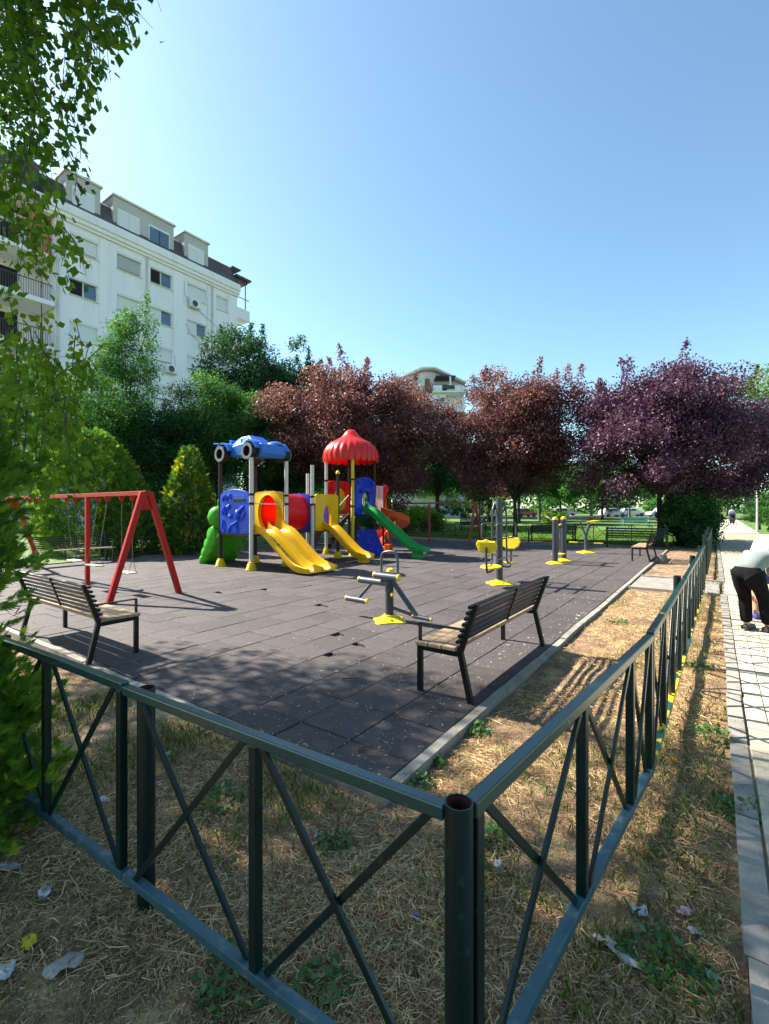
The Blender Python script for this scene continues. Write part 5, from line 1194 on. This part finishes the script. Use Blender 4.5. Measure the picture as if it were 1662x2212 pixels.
x2_, y2_ = ground_pts(160000, 2, -1.48, .05, 2.12, 11.1, nearfar); XY.append((x2_, y2_))
x3_, y3_ = ground_pts(9000, 3, -7, -3.6, .2, 2.12, patchy); XY.append((x3_, y3_))
X = np.concatenate([a for a, b in XY]); Y = np.concatenate([b for a, b in XY]); Z = np.array([lump(a, b) for a, b in zip(X, Y)])
rs = np.random.default_rng(4)
lens = np.exp(rs.normal(-3.05, .6, len(X))).clip(.012, .28)
o = link('dry_straw', straw_mesh('dry_straw', np.column_stack([X, Y]), Z, lens, 'straw', 5, .022)); tag(o, 'dry yellow straw littering the bare soil along the fences', 'straw', kind='stuff')
fx, fy = ground_pts(120000, 41, -3.6, .08, .2, 2.12, lambda x, y: min(1, 1.3 / max(.5, math.hypot(x, y)))); fx2, fy2 = ground_pts(120000, 42, -1.48, .08, 2.12, 9, lambda x, y: min(1, 1.5 / max(.6, math.hypot(x, y))))
FX = np.concatenate([fx, fx2]); FY = np.concatenate([fy, fy2])
o = link('chaff', straw_mesh('chaff', np.column_stack([FX, FY]), np.array([lump(a, b) for a, b in zip(FX, FY)]), rs.uniform(.005, .024, len(FX)), 'straw', 43, .008, .0009, np.clip(rs.normal(.3, .25, len(FX)), 0, 1))); tag(o, 'fine brown chaff covering the bare soil under the straw', 'chaff', kind='stuff')
def grass_mesh(name, X, Y, h, seed, mat='grass_blade'):
    r = np.random.default_rng(seed); n = len(X); Z = np.array([lump(a, b) for a, b in zip(X, Y)]); a = r.uniform(0, 6.28, n); lean = r.uniform(.1, .9, n)
    hh = h * (.4 + r.random(n)); P = np.column_stack([X, Y, Z]); u = np.stack([np.cos(a), np.sin(a), np.zeros(n)], 1); s = np.stack([-np.sin(a), np.cos(a), np.zeros(n)], 1); w = .0025 + .001 * r.random(n)
    V = np.empty((n, 4, 3), np.float32); V[:, 0] = P - s * w[:, None]; V[:, 1] = P + s * w[:, None]
    m = P + u * (hh * lean * .4)[:, None] + np.array([0, 0, 1]) * (hh * .65)[:, None]; V[:, 2] = m + s * w[:, None] * .6 + u * (hh * lean * .5)[:, None] + np.array([0, 0, 1]) * (hh * .25)[:, None]; V[:, 3] = m - s * w[:, None] * .7
    return np_mesh(name, V.reshape(-1, 3), np.arange(n * 4).reshape(n, 4), M[mat], r.random(n))
def gpatch(x, y): return (.5 if (x > -.45 and y < 3.4) else 0) + max(0, math.sin(2.3 * x + 1.1 * y + .6) * math.sin(1.4 * y - 2.9 * x + 2.2)) ** 1.2 * .8 + .03
gx, gy = ground_pts(30000, 7, -4.6, .08, .2, 2.1, gpatch); hx_, hy_ = ground_pts(26000, 8, -1.48, .05, 2.1, 11.0, lambda x, y: gpatch(x, y * .8) * (.55 if x < -.35 else 1))
kx, ky = ground_pts(7000, 9, -.25, .16, 3.2, 22, lambda x, y: .6 * max(0, math.sin(3 * y)) + .1)
o = link('thin_grass', grass_mesh('thin_grass', np.concatenate([gx, hx_, kx]), np.concatenate([gy, hy_, ky]), .055, 9)); tag(o, 'thin half-dry grass growing between the straw along the fences', 'grass', kind='stuff')
# lawn blades near the far fence and left edge, so the lawn is not a flat sheet
rl = np.random.default_rng(14); n = 60000
lx = rl.uniform(-17, -1, n); ly = 25.4 + 14 * rl.random(n) ** 1.6
def lawn_mesh(X, Y, h, w, seed):
    r = np.random.default_rng(seed); n = len(X); a = r.uniform(0, 6.28, n); Z = np.array([.004 + rise(p, q) for p, q in zip(X, Y)])
    P = np.column_stack([X, Y, Z]); s = np.stack([np.cos(a), np.sin(a), np.zeros(n)], 1) * w; t_ = np.stack([-np.sin(a), np.cos(a), np.zeros(n)], 1) * .03 * r.normal(size=n)[:, None]; t_[:, 2] = h * (.5 + r.random(n))
    V = np.empty((n, 3, 3), np.float32); V[:, 0] = P - s; V[:, 1] = P + s; V[:, 2] = P + t_
    return np_mesh('lawn_grass', V.reshape(-1, 3), np.arange(n * 3).reshape(n, 3), M['leaf_bright'], np.clip(r.normal(.3, .2, n), 0, 1))
o = link('lawn_grass', lawn_mesh(lx, ly, .05, .012, 15)); tag(o, 'bright green mown grass of the lawn beyond the far fence', 'grass', kind='stuff')

# soil crumbs and pebbles
rp2 = np.random.default_rng(31)
cx_, cy_ = ground_pts(34000, 32, -3.6, .05, .25, 2.12, lambda x, y: min(1, 1.6 / max(.6, math.hypot(x, y)))); ex_, ey_ = ground_pts(26000, 33, -1.48, .05, 2.12, 9, lambda x, y: min(1, 1.8 / max(.6, math.hypot(x, y))))
CX = np.concatenate([cx_, ex_]); CY = np.concatenate([cy_, ey_]); n = len(CX); CZ = np.array([lump(a, b) for a, b in zip(CX, CY)]); S = .0016 + .005 * rp2.random(n) ** 6
oc = np.array([(1, 0, 0), (0, 1, 0), (-1, 0, 0), (0, -1, 0), (0, 0, .8), (0, 0, -.5)]); V = np.column_stack([CX, CY, CZ])[:, None, :] + (oc[None] * S[:, None, None]) * (.7 + .6 * rp2.random((n, 6, 1)))
of = np.array([(0, 1, 4), (1, 2, 4), (2, 3, 4), (3, 0, 4), (1, 0, 5), (2, 1, 5), (3, 2, 5), (0, 3, 5)]); F_ = (np.arange(n)[:, None, None] * 6 + of[None]).reshape(-1, 3)
leafmat('crumb', [(.10, .07, .045), (.17, .12, .08), (.25, .19, .13), (.40, .35, .28)], .0, .95, .1)
o = link('soil_crumbs', np_mesh('soil_crumbs', V.reshape(-1, 3), F_, M['crumb'], np.repeat(rp2.random(n), 8))); tag(o, 'brown soil crumbs and small stones on the bare ground by the fence', 'soil', kind='stuff')

# broad-leaved weeds
def weed(label, px, py, r, n, seed, h=.07):
    d = EYE * 1003 / (py - 1100); p = cw(d, (px - 831) / 1003 * d); p.z = lump(p.x, p.y)
    t = thing('weed', label, 'weed', p, 0, 'weeds on the bare soil'); q = np.random.default_rng(seed)
    a = q.uniform(0, 6.28, n); rr = r * np.sqrt(q.random(n)); P = np.column_stack([rr * np.cos(a), rr * np.sin(a), .01 + h * q.random(n) * (1.1 - rr / r)])
    link('leaves', leaf_cloud('leaves', P, .034, 'weed_leaf', seed, -.2, .75, q.random(n), flat=1), t)
    mb = MB()
    for k in range(9):
        i = q.integers(n); mb.tube([(0, 0, 0), tuple(P[i] * np.array([.5, .5, 1.2])), tuple(P[i])], [.002, .0016, .001], 4)
    mb.build('stem', M['weed_leaf'], t)
for k, (lab, px, py, r, n) in enumerate((('green weed cluster left of the second upright of the front fence', 475, 1725, .16, 170), ('small green weed in the middle of the bare soil behind the front fence', 725, 1830, .10, 90), ('green weed beside the corner post, right of it', 1058, 1815, .11, 110), ('pale green weed against the kerb below the near bench', 1032, 1580, .11, 120),
                                         ('green weed at the kerb corner nearest the corner post', 905, 1695, .10, 90), ('tiny green weed at the foot of the kerb, one step further up', 945, 1645, .07, 60), ('dark green weed creeping over the path kerb', 1605, 1752, .17, 210), ('green weed in the verge half way along the path fence', 1545, 1590, .14, 130),
                                         ('grey-green weed at the bottom right below the torn plastic', 1440, 2075, .16, 150), ('green weed near the bottom left below the bottom rail', 520, 2110, .15, 140), ('weed by the kerb near the far side path', 1335, 1345, .16, 90), ('low weed between path fence and paving', 1500, 1440, .2, 120), ('weed with round leaves in front of the corner post foot', 690, 2150, .12, 100))):
    weed(lab, px, py, r, n, 200 + k)
# litter
def litter(label, px, py, sx, sy, colr, seed, crump=.02, name='paper_scrap', z=0.0, cat='litter'):
    d = (EYE - z) * 1003 / (py - 1100); p = cw(d, (px - 831) / 1003 * d); p.z = (lump(p.x, p.y) if z == 0 else z) + .006
    q = np.random.default_rng(seed); n = 6; V = []; F_ = []
    for j in range(n):
        for i in range(n):
            u, w = i / (n - 1) - .5, j / (n - 1) - .5; k = 1 + .07 * q.normal() * (abs(u) > .4 or abs(w) > .4) - .22 * (abs(u) > .4 and abs(w) > .4)
            V.append((u * sx * k, w * sy * k, crump * (.5 + .5 * math.sin(u * 7 + seed) * math.cos(w * 6 + seed * 2)) + abs(q.normal()) * crump * .25))
    for j in range(n - 1):
        for i in range(n - 1):
            F_.append((j * n + i, j * n + i + 1, (j + 1) * n + i + 1, (j + 1) * n + i))
    key = 'paper_%d_%d_%d' % tuple(int(c * 100) for c in colr)
    if key not in M: pm(key, colr, tuple(c * .8 for c in colr), 25, .7)
    o = link(name, np_mesh(name, V, F_, M[key]), None, p, (q.normal() * .1, q.normal() * .1, q.uniform(0, 6.28)))
    so_ = o.modifiers.new('thick', 'SOLIDIFY'); so_.thickness = .0012
    tag(o, label, cat, 'litter on the ground')
wht = (.62, .62, .64)
for k, a in enumerate((('white paper scrap left of the front fence post, in dry grass', 355, 1633, .07, .05, wht), ('crumpled white tissue at the far left bottom', 95, 1932, .07, .045, wht), ('bright yellow wrapper at the bottom left', 62, 2042, .075, .05, (.75, .55, .01)), ('large dusty grey cardboard piece at the bottom left corner', 140, 2095, .12, .08, (.42, .38, .34)),
                       ('white paper strip below the left bottom rail', 225, 1735, .07, .035, wht), ('white scrap right of the corner post under the weed', 1076, 1872, .05, .03, wht), ('white crumpled tissue at the lower right', 1384, 1968, .06, .045, wht), ('pink and white scrap right of the crumpled tissue', 1478, 1972, .05, .035, (.6, .42, .42)),
                       ('long torn pale plastic strip at the lower right', 1335, 2058, .20, .05, (.5, .46, .44)), ('mint green wrapper near the path kerb at the bottom right', 1538, 2115, .045, .035, (.25, .5, .38)), ('orange peel scrap beside the path fence', 1456, 1644, .05, .04, (.75, .14, .01)), ('small pale leaflet on the path kerb', 1622, 1916, .04, .06, wht),
                       ('bent white straw by the lower right fence rail', 1310, 1852, .10, .014, wht), ('lilac bottle cap behind the corner post', 898, 1985, .022, .018, (.35, .3, .6)), ('white cigarette end left of the small weed', 682, 1812, .035, .012, wht), ('white cigarette end right of the middle weed', 915, 1770, .035, .012, wht), ('tiny white scrap beside the bench shadow', 1380, 1560, .05, .03, wht), ('pale scrap at the bottom right next to the weeds', 1505, 2020, .06, .03, (.5, .47, .4)),
                       ('crumpled foil at the left edge below the rail', 20, 1880, .12, .05, (.4, .42, .45)), ('white paper in the grass at the far lower left corner', 10, 2105, .07, .06, wht))):
    litter(*a, seed=300 + k)
# specks of leaf litter on the rubber floor
rd = np.random.default_rng(21); n = 3000
dx = rd.uniform(TX0 + 1, TX1 - .02, n); dy = rd.uniform(TY0 + .02, TY1 - 3, n)
near_edge = rd.random(n) < .45; dx[near_edge] = TX1 - np.abs(rd.normal(size=near_edge.sum())) * 1.1 - .02; dy[near_edge] = TY0 + rd.random(near_edge.sum()) ** 1.5 * 10
o = link('leaf_litter', straw_mesh('leaf_litter', np.column_stack([dx, dy]), np.full(n, MAT_Z + .003), np.exp(rd.normal(-4.0, .45, n)).clip(.006, .06), 'debris', 22, .006, .0022)); tag(o, 'pale dry leaf specks strewn over the rubber floor', 'leaf litter', kind='stuff')
def fallen(label, px, py, L, rz):
    d = (EYE - MAT_Z) * 1003 / (py - 1100); p = cw(d, (px - 831) / 1003 * d); p.z = MAT_Z + .012
    tag(MB().tube([(-L / 2, 0, 0), (0, L * .05, .004), (L / 2, -.01, 0)], [.007, .006, .004], 6).build('fallen_stick', M['twig'], None, loc=p, rot=(0, 0, rz)), label, 'stick')
fallen('short dark stick lying on the rubber floor left of the near bench', 758, 1469, .17, YAW + .1)
fallen('thin twig on the soil side of the floor near the corner kerb', 790, 1620, .12, YAW + .7)

# ------------------------------------------------------------------ people
pm('skin', (0.50, 0.26, 0.17), (0.46, 0.23, 0.15), 9, .5, sss=.1); pm('trousers', (0.005, 0.005, 0.007), (0.009, 0.009, 0.011), 9, .9, .8, 14, spec=.1); pm('shirt_grey', (0.22, 0.25, 0.225), (0.18, 0.205, 0.19), 7, .9, 1.0, 11)
pm('shirt_white', (0.52, 0.49, 0.56), (0.46, 0.43, 0.5), 7, .9, 1.0, 11); pm('trim_purple', (0.28, 0.04, 0.22), None, 7, .8); pm('shoe', (0.02, 0.017, 0.015), (0.05, 0.035, 0.025), 9, .6); pm('hair', (0.05, 0.035, 0.025), None, 20, .7); pm('hair_grey', (0.3, 0.29, 0.28), None, 20, .7)
pm('shorts_blue', (0.06, 0.07, 0.25), None, 7, .9); pm('shoe_blue', (0.05, 0.07, 0.3), None, 9, .6); pm('shirt_blue', (0.30, 0.42, 0.60), None, 7, .9); pm('navy', (0.012, 0.014, 0.035), (0.018, 0.02, 0.045), 9, .8); pm('eye', (0.02, 0.015, 0.012), None, 9, .2); pm('lip', (0.40, 0.12, 0.10), None, 9, .5)
def skin_mesh(name, chains, mat, parent, sub=2):
    """chains: lists of (x, y, z, r) that share points by position; the first point of the first chain is the root"""
    key = {}; V = []; Rr = []; E = []
    def vid(p):
        k = (round(p[0], 4), round(p[1], 4), round(p[2], 4))
        if k not in key: key[k] = len(V); V.append(p[:3]); Rr.append(p[3] if isinstance(p[3], tuple) else (p[3], p[3]))
        return key[k]
    for c in chains:
        ids = [vid(p) for p in c]; E += list(zip(ids[:-1], ids[1:]))
    me = bpy.data.meshes.new(name); bm = bmesh.new(); sk = bm.verts.layers.skin.verify()
    bv = [bm.verts.new(p) for p in V]
    for b, r in zip(bv, Rr): b[sk].radius = r
    bv[0][sk].use_root = True
    for a, b in E: bm.edges.new((bv[a], bv[b]))
    bm.to_mesh(me); bm.free(); me.materials.append(mat)
    o = link(name, me, parent); o.modifiers.new('skin', 'SKIN').use_smooth_shade = True
    s = o.modifiers.new('sub', 'SUBSURF'); s.levels = sub; s.render_levels = sub
    return o
def limb(a, b, ra, rb, n=3): return [tuple(a[i] + (b[i] - a[i]) * k / n for i in range(3)) + (ra + (rb - ra) * k / n,) for k in range(n + 1)]
def hand(wr, d, side, spread):
    """five finger chains from the wrist along direction d; spread is the palm's width axis"""
    d = Vector(d).normalized(); s = Vector(spread).normalized(); nrm = d.cross(s); out = []; w = Vector(wr)
    palm = w + d * .07
    for k, (o_, L) in enumerate(((-.030, .062), (-.010, .074), (.011, .070), (.030, .055))):
        b = palm + s * o_ * side; c1 = b + d * L * .5 + nrm * .006; c2 = c1 + (d * .75 + nrm * .65) * L * .5
        out.append([(*w, .026), (*(w + d * .04 + s * o_ * .6 * side), .020), (*b, .0125), (*c1, .009), (*c2, .0075)])
    b = w + d * .03 - s * .036 * side; out.append([(*w, .026), (*b, .014), (*(b + d * .03 - s * .022 * side), .0105), (*(b + d * .058 - s * .026 * side), .008)])
    return out
def person(label, loc, rz, J, mats, group=None, shorts=False, sleeve=.6):
    """J: joints in metres, facing +x; hip, chest, neck, head, knees, ankles, elbows, wrists"""
    t = thing('person', label, 'person', loc, rz, group)
    hip, chest, neck, head = (Vector(J[k]) for k in ('hip', 'chest', 'neck', 'head'))
    mid = hip.lerp(chest, .5) + Vector(J.get('arch', (0, 0, .03)))
    ch = [[(*hip, (.13, .10)), (*mid, (.135, .105)), (*chest, (.15, .11)), (*neck, .055), (*(neck.lerp(head, .5)), .055), (*head, .085), (*(head + (head - neck).normalized() * .09), .06)]]
    cl_t = []; cl_s = []
    up = (chest - hip).normalized()
    for s, k in ((1, 'l'), (-1, 'r')):
        hj = hip + Vector((0, .095 * s, -.03)); kn = Vector(J['knee_' + k]); an = Vector(J['ankle_' + k])
        leg = [(*hip, (.13, .10)), (*hj, .092), (*hj.lerp(kn, .5), .078), (*kn, .056), (*kn.lerp(an, .35), .056), (*an, .036), (*(an + Vector((.02, 0, -.035))), .036), (*(an + Vector((.13, .015 * s, -.045))), .030), (*(an + Vector((.19, .02 * s, -.05))), .022)]
        ch.append(leg)
        shj = chest + Vector((0, .17 * s, 0)) + up * .05; el = Vector(J['elbow_' + k]); wr = Vector(J['wrist_' + k])
        ch.append([(*chest, (.15, .11)), (*shj, .055), (*shj.lerp(el, .5), .046), (*el, .037), (*el.lerp(wr, .4), .036), (*wr, .024)])
        dirn = wr - el
        for f in hand(wr, dirn, s, Vector((0, 1, 0)).cross(dirn).cross(dirn)): ch.append([(*wr, .024)] + f[1:])
        e = .55 if shorts else 1.0
        if shorts: cl_t.append([(*hip, (.15, .12)), (*hj, .112), (*hj.lerp(kn, .55), .10), (*hj.lerp(kn, .8), .095)])
        else: cl_t.append([(*hip, (.155, .125)), (*hj, .118), (*hj.lerp(kn, .5), .10), (*kn, .082), (*kn.lerp(an, .5), .078), (*an.lerp(kn, .04), .070)])
        fe = shj.lerp(el, sleeve); cl_s.append([(*chest, (.172, .135)), (*shj, .078), (*fe, .068)])
        sh = MB().sweep([(-.042, 0), (-.048, .03), (-.03, .062), (.03, .062), (.048, .03), (.042, 0)], [(-.075, 0), (-.05, 0), (.0, .002), (.08, 0), (.15, -.004), (.19, -.012)])
        sh.build('shoe', mats[2], t, smooth=True, bevel=.012, loc=(an.x, an.y, an.z - .07), rot=(0, 0, .1 * s))
        if len(mats) > 4: MB().lathe([(.069, -.012), (.075, 0), (.069, .012), (.06, 0)], 16, close=True).build('sleeve_trim', mats[4], t, smooth=True, loc=tuple(fe), rot=tuple((el - shj).to_track_quat('Z', 'Y').to_euler()))
    cl_s.insert(0, [(*(hip - up * .05), (.150, .125)), (*(hip + up * .06), (.172, .14)), (*mid, (.165, .135)), (*chest, (.172, .135)), (*(chest.lerp(neck, .75)), .075)])
    skin_mesh('body', ch, M['skin'], t); skin_mesh('trousers' if not shorts else 'shorts', [[(*(hip + up * .06), (.146, .120)), (*hip, (.155, .125))]] + cl_t if not shorts else cl_t, mats[1], t); skin_mesh('shirt', cl_s, mats[0], t)
    u = (head - neck).normalized(); f = Vector((u.z, 0, -u.x)); f = f if f.dot(Vector(J.get('look', (1, 0, -1)))) > 0 else -f
    MB().lathe([(.001, .115), (.06, .10), (.098, .04), (.102, -.02), (.085, -.075), (.06, -.10)], 20).build('hair', mats[3], t, smooth=True, loc=tuple(head + u * .035 - f * .022), rot=tuple(u.to_track_quat('Z', 'Y').to_euler()))
    fc = head + f * .078
    for s in (-1, 1):
        MB().lathe([(.001, -.011), (.011, 0), (.001, .011)], 8, close=True).build('eye', M['eye'], t, smooth=True, loc=tuple(fc + Vector((0, .031 * s, 0)) + u * .012))
        MB().lathe([(.001, -.03), (.016, -.01), (.018, .012), (.001, .03)], 8, close=True).build('ear', M['skin'], t, smooth=True, loc=tuple(head + Vector((0, .088 * s, 0))))
    MB().tube([tuple(fc + u * .012), tuple(fc + f * .022 - u * .028), tuple(fc - u * .034)], [.008, .014, .008], 8).build('nose', M['skin'], t, smooth=True)
    MB().tube([tuple(fc + Vector((0, -.024, 0)) - u * .058 - f * .004), tuple(fc - u * .058 + f * .004), tuple(fc + Vector((0, .024, 0)) - u * .058 - f * .004)], [.004, .007, .004], 6).build('mouth', M['lip'], t, smooth=True)
    return t
person('person in black trousers and grey-green top bending far down on the path', (.47, 8.10, .036), math.radians(62), dict(hip=(-.25, 0, .84), chest=(.17, 0, 1.0), neck=(.36, 0, .93), head=(.47, 0, .83), arch=(0, 0, .07), knee_l=(-.08, .10, .46), knee_r=(-.03, -.10, .46), ankle_l=(-.04, .10, .085), ankle_r=(.07, -.10, .085), elbow_l=(.30, .22, .66), elbow_r=(.30, -.22, .66), wrist_l=(.38, .16, .42), wrist_r=(.38, -.16, .42), look=(1, 0, -.3)),
       (M['shirt_grey'], M['trousers'], M['shoe'], M['hair_grey']), sleeve=.8)
person('person in white shirt with purple trim stooping on the path behind the one in black', (.62, 8.95, .036), math.radians(60), dict(hip=(-.16, 0, .90), chest=(.20, 0, 1.18), neck=(.40, 0, 1.20), head=(.53, 0, 1.16), arch=(-.03, 0, .09), knee_l=(.02, .12, .48), knee_r=(.04, -.12, .48), ankle_l=(.0, .12, .085), ankle_r=(.08, -.12, .085), elbow_l=(.36, .24, .90), elbow_r=(.36, -.24, .90), wrist_l=(.48, .18, .68), wrist_r=(.48, -.18, .68), look=(1, 0, -.3)),
       (M['shirt_white'], M['shorts_blue'], M['shoe_blue'], M['hair'], M['trim_purple']), shorts=True, sleeve=.45)
sp_ = cw(44.2, 33.1)
st_ = dict(hip=(0, 0, .92), chest=(.03, 0, 1.30), neck=(.04, 0, 1.48), head=(.07, 0, 1.60), arch=(0, 0, 0), knee_l=(.10, .1, .5), knee_r=(-.04, -.1, .5), ankle_l=(.14, .1, .085), ankle_r=(-.2, -.1, .09), elbow_l=(.10, .24, 1.08), elbow_r=(.10, -.24, 1.08), wrist_l=(.34, .2, 1.02), wrist_r=(.34, -.2, 1.02), look=(1, 0, 0))
person('person in light blue shirt pushing a stroller far down the path', (sp_.x, sp_.y, rise(sp_.x, sp_.y) + .04), math.radians(-90), st_, (M['shirt_blue'], M['navy'], M['shoe'], M['hair']))
sg = cw(43.4, 32.6); stl = thing('stroller', 'dark navy baby stroller far down the paved path', 'stroller', (sp_.x, sp_.y - .75, rise(sp_.x, sp_.y) + .04), math.radians(-90))
MB().prism([(-.15, .42), (.30, .36), (.42, .52), (.38, .62), (-.02, .60), (-.20, .98), (-.28, .96)], -.22, .22, 'y').build('seat', M['navy'], stl, bevel=.03)
MB().prism([(-.30, .92), (-.30, 1.02), (-.16, 1.14), (.08, 1.14), (.26, 1.0), (.10, .88)], -.25, .25, 'y').build('hood', M['navy'], stl, bevel=.05)
MB().box(-.2, .25, -.2, .2, .2, .34).build('basket', M['black_plastic'], stl, bevel=.03)
for s in (-1, 1):
    MB().tube([(-.55, .25 * s, 1.05), (-.25, .27 * s, .75), (.38, .27 * s, .14)], .014, 6).build('frame', M['gym_tube'], stl); MB().tube([(-.32, .27 * s, .14), (.12, .27 * s, .45)], .014, 6).build('frame', M['gym_tube'], stl)
    for xx in (-.32, .38): MB().lathe([(.13, -.02), (.14, 0), (.13, .02), (.03, .02), (.03, -.02)], 16, close=True).build('wheel', M['black_plastic'], stl, loc=(xx, .29 * s, .14), rot=(math.radians(90), 0, 0))
MB().tube([(-.55, -.25, 1.05), (-.55, .25, 1.05)], .016, 6).build('handle', M['black_plastic'], stl)

# ------------------------------------------------------------------ parked cars, far side of the lawn
pm('car_white', (.75, .76, .78), None, 2, .25, coat=.6); pm('car_silver', (.45, .47, .5), None, 2, .25, coat=.6, metal=.3); pm('car_red', (.45, .02, .02), None, 2, .25, coat=.6); pm('car_glass', (.03, .04, .05), None, 2, .08, spec=.8)
def parked_car(label, d, l, rz, mat, L=4.2, H=1.48, van=False):
    p = cw(d, l); p.z = rise(p.x, p.y) + .03
    t = thing('parked_car', label, 'car', p, rz, 'cars parked beyond the lawn'); a = L / 2; W = .86
    top = [(-a * .92, .95), (-a * .80, H * .97), (a * .10 if not van else a * .3, H), (a * .48, 1.0)]
    MB().prism([(-a, .35), (-a, .75), (-a * .94, .95), (a * .50, .98), (a * .93, .80), (a, .58), (a, .32), (-a * .9, .28)], -W, W, 'y').build('body', M[mat], t, bevel=.07, segs=3)
    MB().add([(x, s * (W - .04 - (.12 if z > 1.1 else 0)), z) for s in (-1, 1) for x, z in top], [(0, 1, 2, 3), (7, 6, 5, 4), (0, 4, 5, 1), (1, 5, 6, 2), (2, 6, 7, 3), (3, 7, 4, 0)]).build('cabin', M[mat], t, bevel=.06, segs=2)
    for s in (-1, 1):
        for (x0, x1) in ((-a * .74, -a * .30), (-a * .25, a * .12)):
            MB().add([(x0, s * (W - .035), 1.02), (x1 + .12, s * (W - .035), 1.02), (x1, s * (W - .125), H - .12), (x0 + .08, s * (W - .125), H - .12), (x0, s * (W - .09), 1.02), (x1 + .12, s * (W - .09), 1.02), (x1, s * (W - .18), H - .12), (x0 + .08, s * (W - .18), H - .12)], [(0, 1, 2, 3), (7, 6, 5, 4), (0, 4, 5, 1), (1, 5, 6, 2), (2, 6, 7, 3), (3, 7, 4, 0)]).build('side_window', M['car_glass'], t)
        for xx in (-a * .60, a * .62):
            w = MB().lathe([(.20, -.10), (.31, -.09), (.32, 0), (.31, .09), (.20, .10)], 20).build('wheel', M['black_plastic'], t, smooth=True, loc=(xx, s * (W - .06), .32), rot=(math.radians(90), 0, 0)); MB().lathe([(.001, -.115), (.19, -.11), (.19, .11), (.001, .115)], 16).build('rim', M['gym_tube'], w)
        MB().box(a - .06, a + .01, s * .6 - .14, s * .6 + .14, .62, .74).build('headlight', M['frame_white'], t, bevel=.02)
    return t
parked_car('white hatchback, leftmost of the white cars beyond the lawn', 78, 38.3, YAW + .15, 'car_white')
parked_car('white car between the hatchback and the long white saloon', 82, 43.8, YAW - .1, 'car_white', 4.0)
parked_car('long white car nearest the dark trunk of the right purple tree', 78, 46.6, YAW + math.pi, 'car_white', 4.6, 1.5, True)
parked_car('silver car partly hidden by the right purple tree trunk', 83, 51.5, YAW, 'car_silver')
parked_car('small red car beyond the lawn, right of the reddish plum trunk', 80, 24.2, YAW + .3, 'car_red', 4.0)
parked_car('pale car at the far left of the parking row behind the twin poles', 84, 32.4, YAW, 'car_silver')
# lamp post, stump
lp = cw(33, 26.5); lt = thing('lamp_post', 'slim white lamp post at the right edge beside the far path', 'lamp post', (lp.x, lp.y, rise(lp.x, lp.y)))
MB().tube([(0, 0, 0), (0, 0, .6), (0, 0, 4.2)], [.075, .06, .05], 14).build('pole', M['frame_white'], lt, smooth=True); MB().lathe([(.11, -.03), (.12, .0), (.10, .02)], 16, (0, 0, .03)).build('base', M['concrete'], lt); MB().lathe([(.06, 0), (.16, .06), (.18, .30), (.08, .36), (.001, .38)], 16, (0, 0, 4.2)).build('lantern', M['frame_white'], lt, smooth=True)
su = cw(14.6, 8.75); s_t = thing('tree_stump', 'small sawn tree stump on the dirt beside the far kerb', 'stump', (su.x, su.y, 0))
MB().lathe([(.17, -.02), (.13, .06), (.12, .26), (.11, .27)], 16, mod=lambda i, r, z, th: (r * (1 + .06 * math.sin(5 * th)), z)).build('trunk', M['bark_pale'], s_t, smooth=True); MB().lathe([(.001, .272), (.105, .272), (.10, .276), (.001, .277)], 16).build('cut_face', M['bench_wood'], s_t)
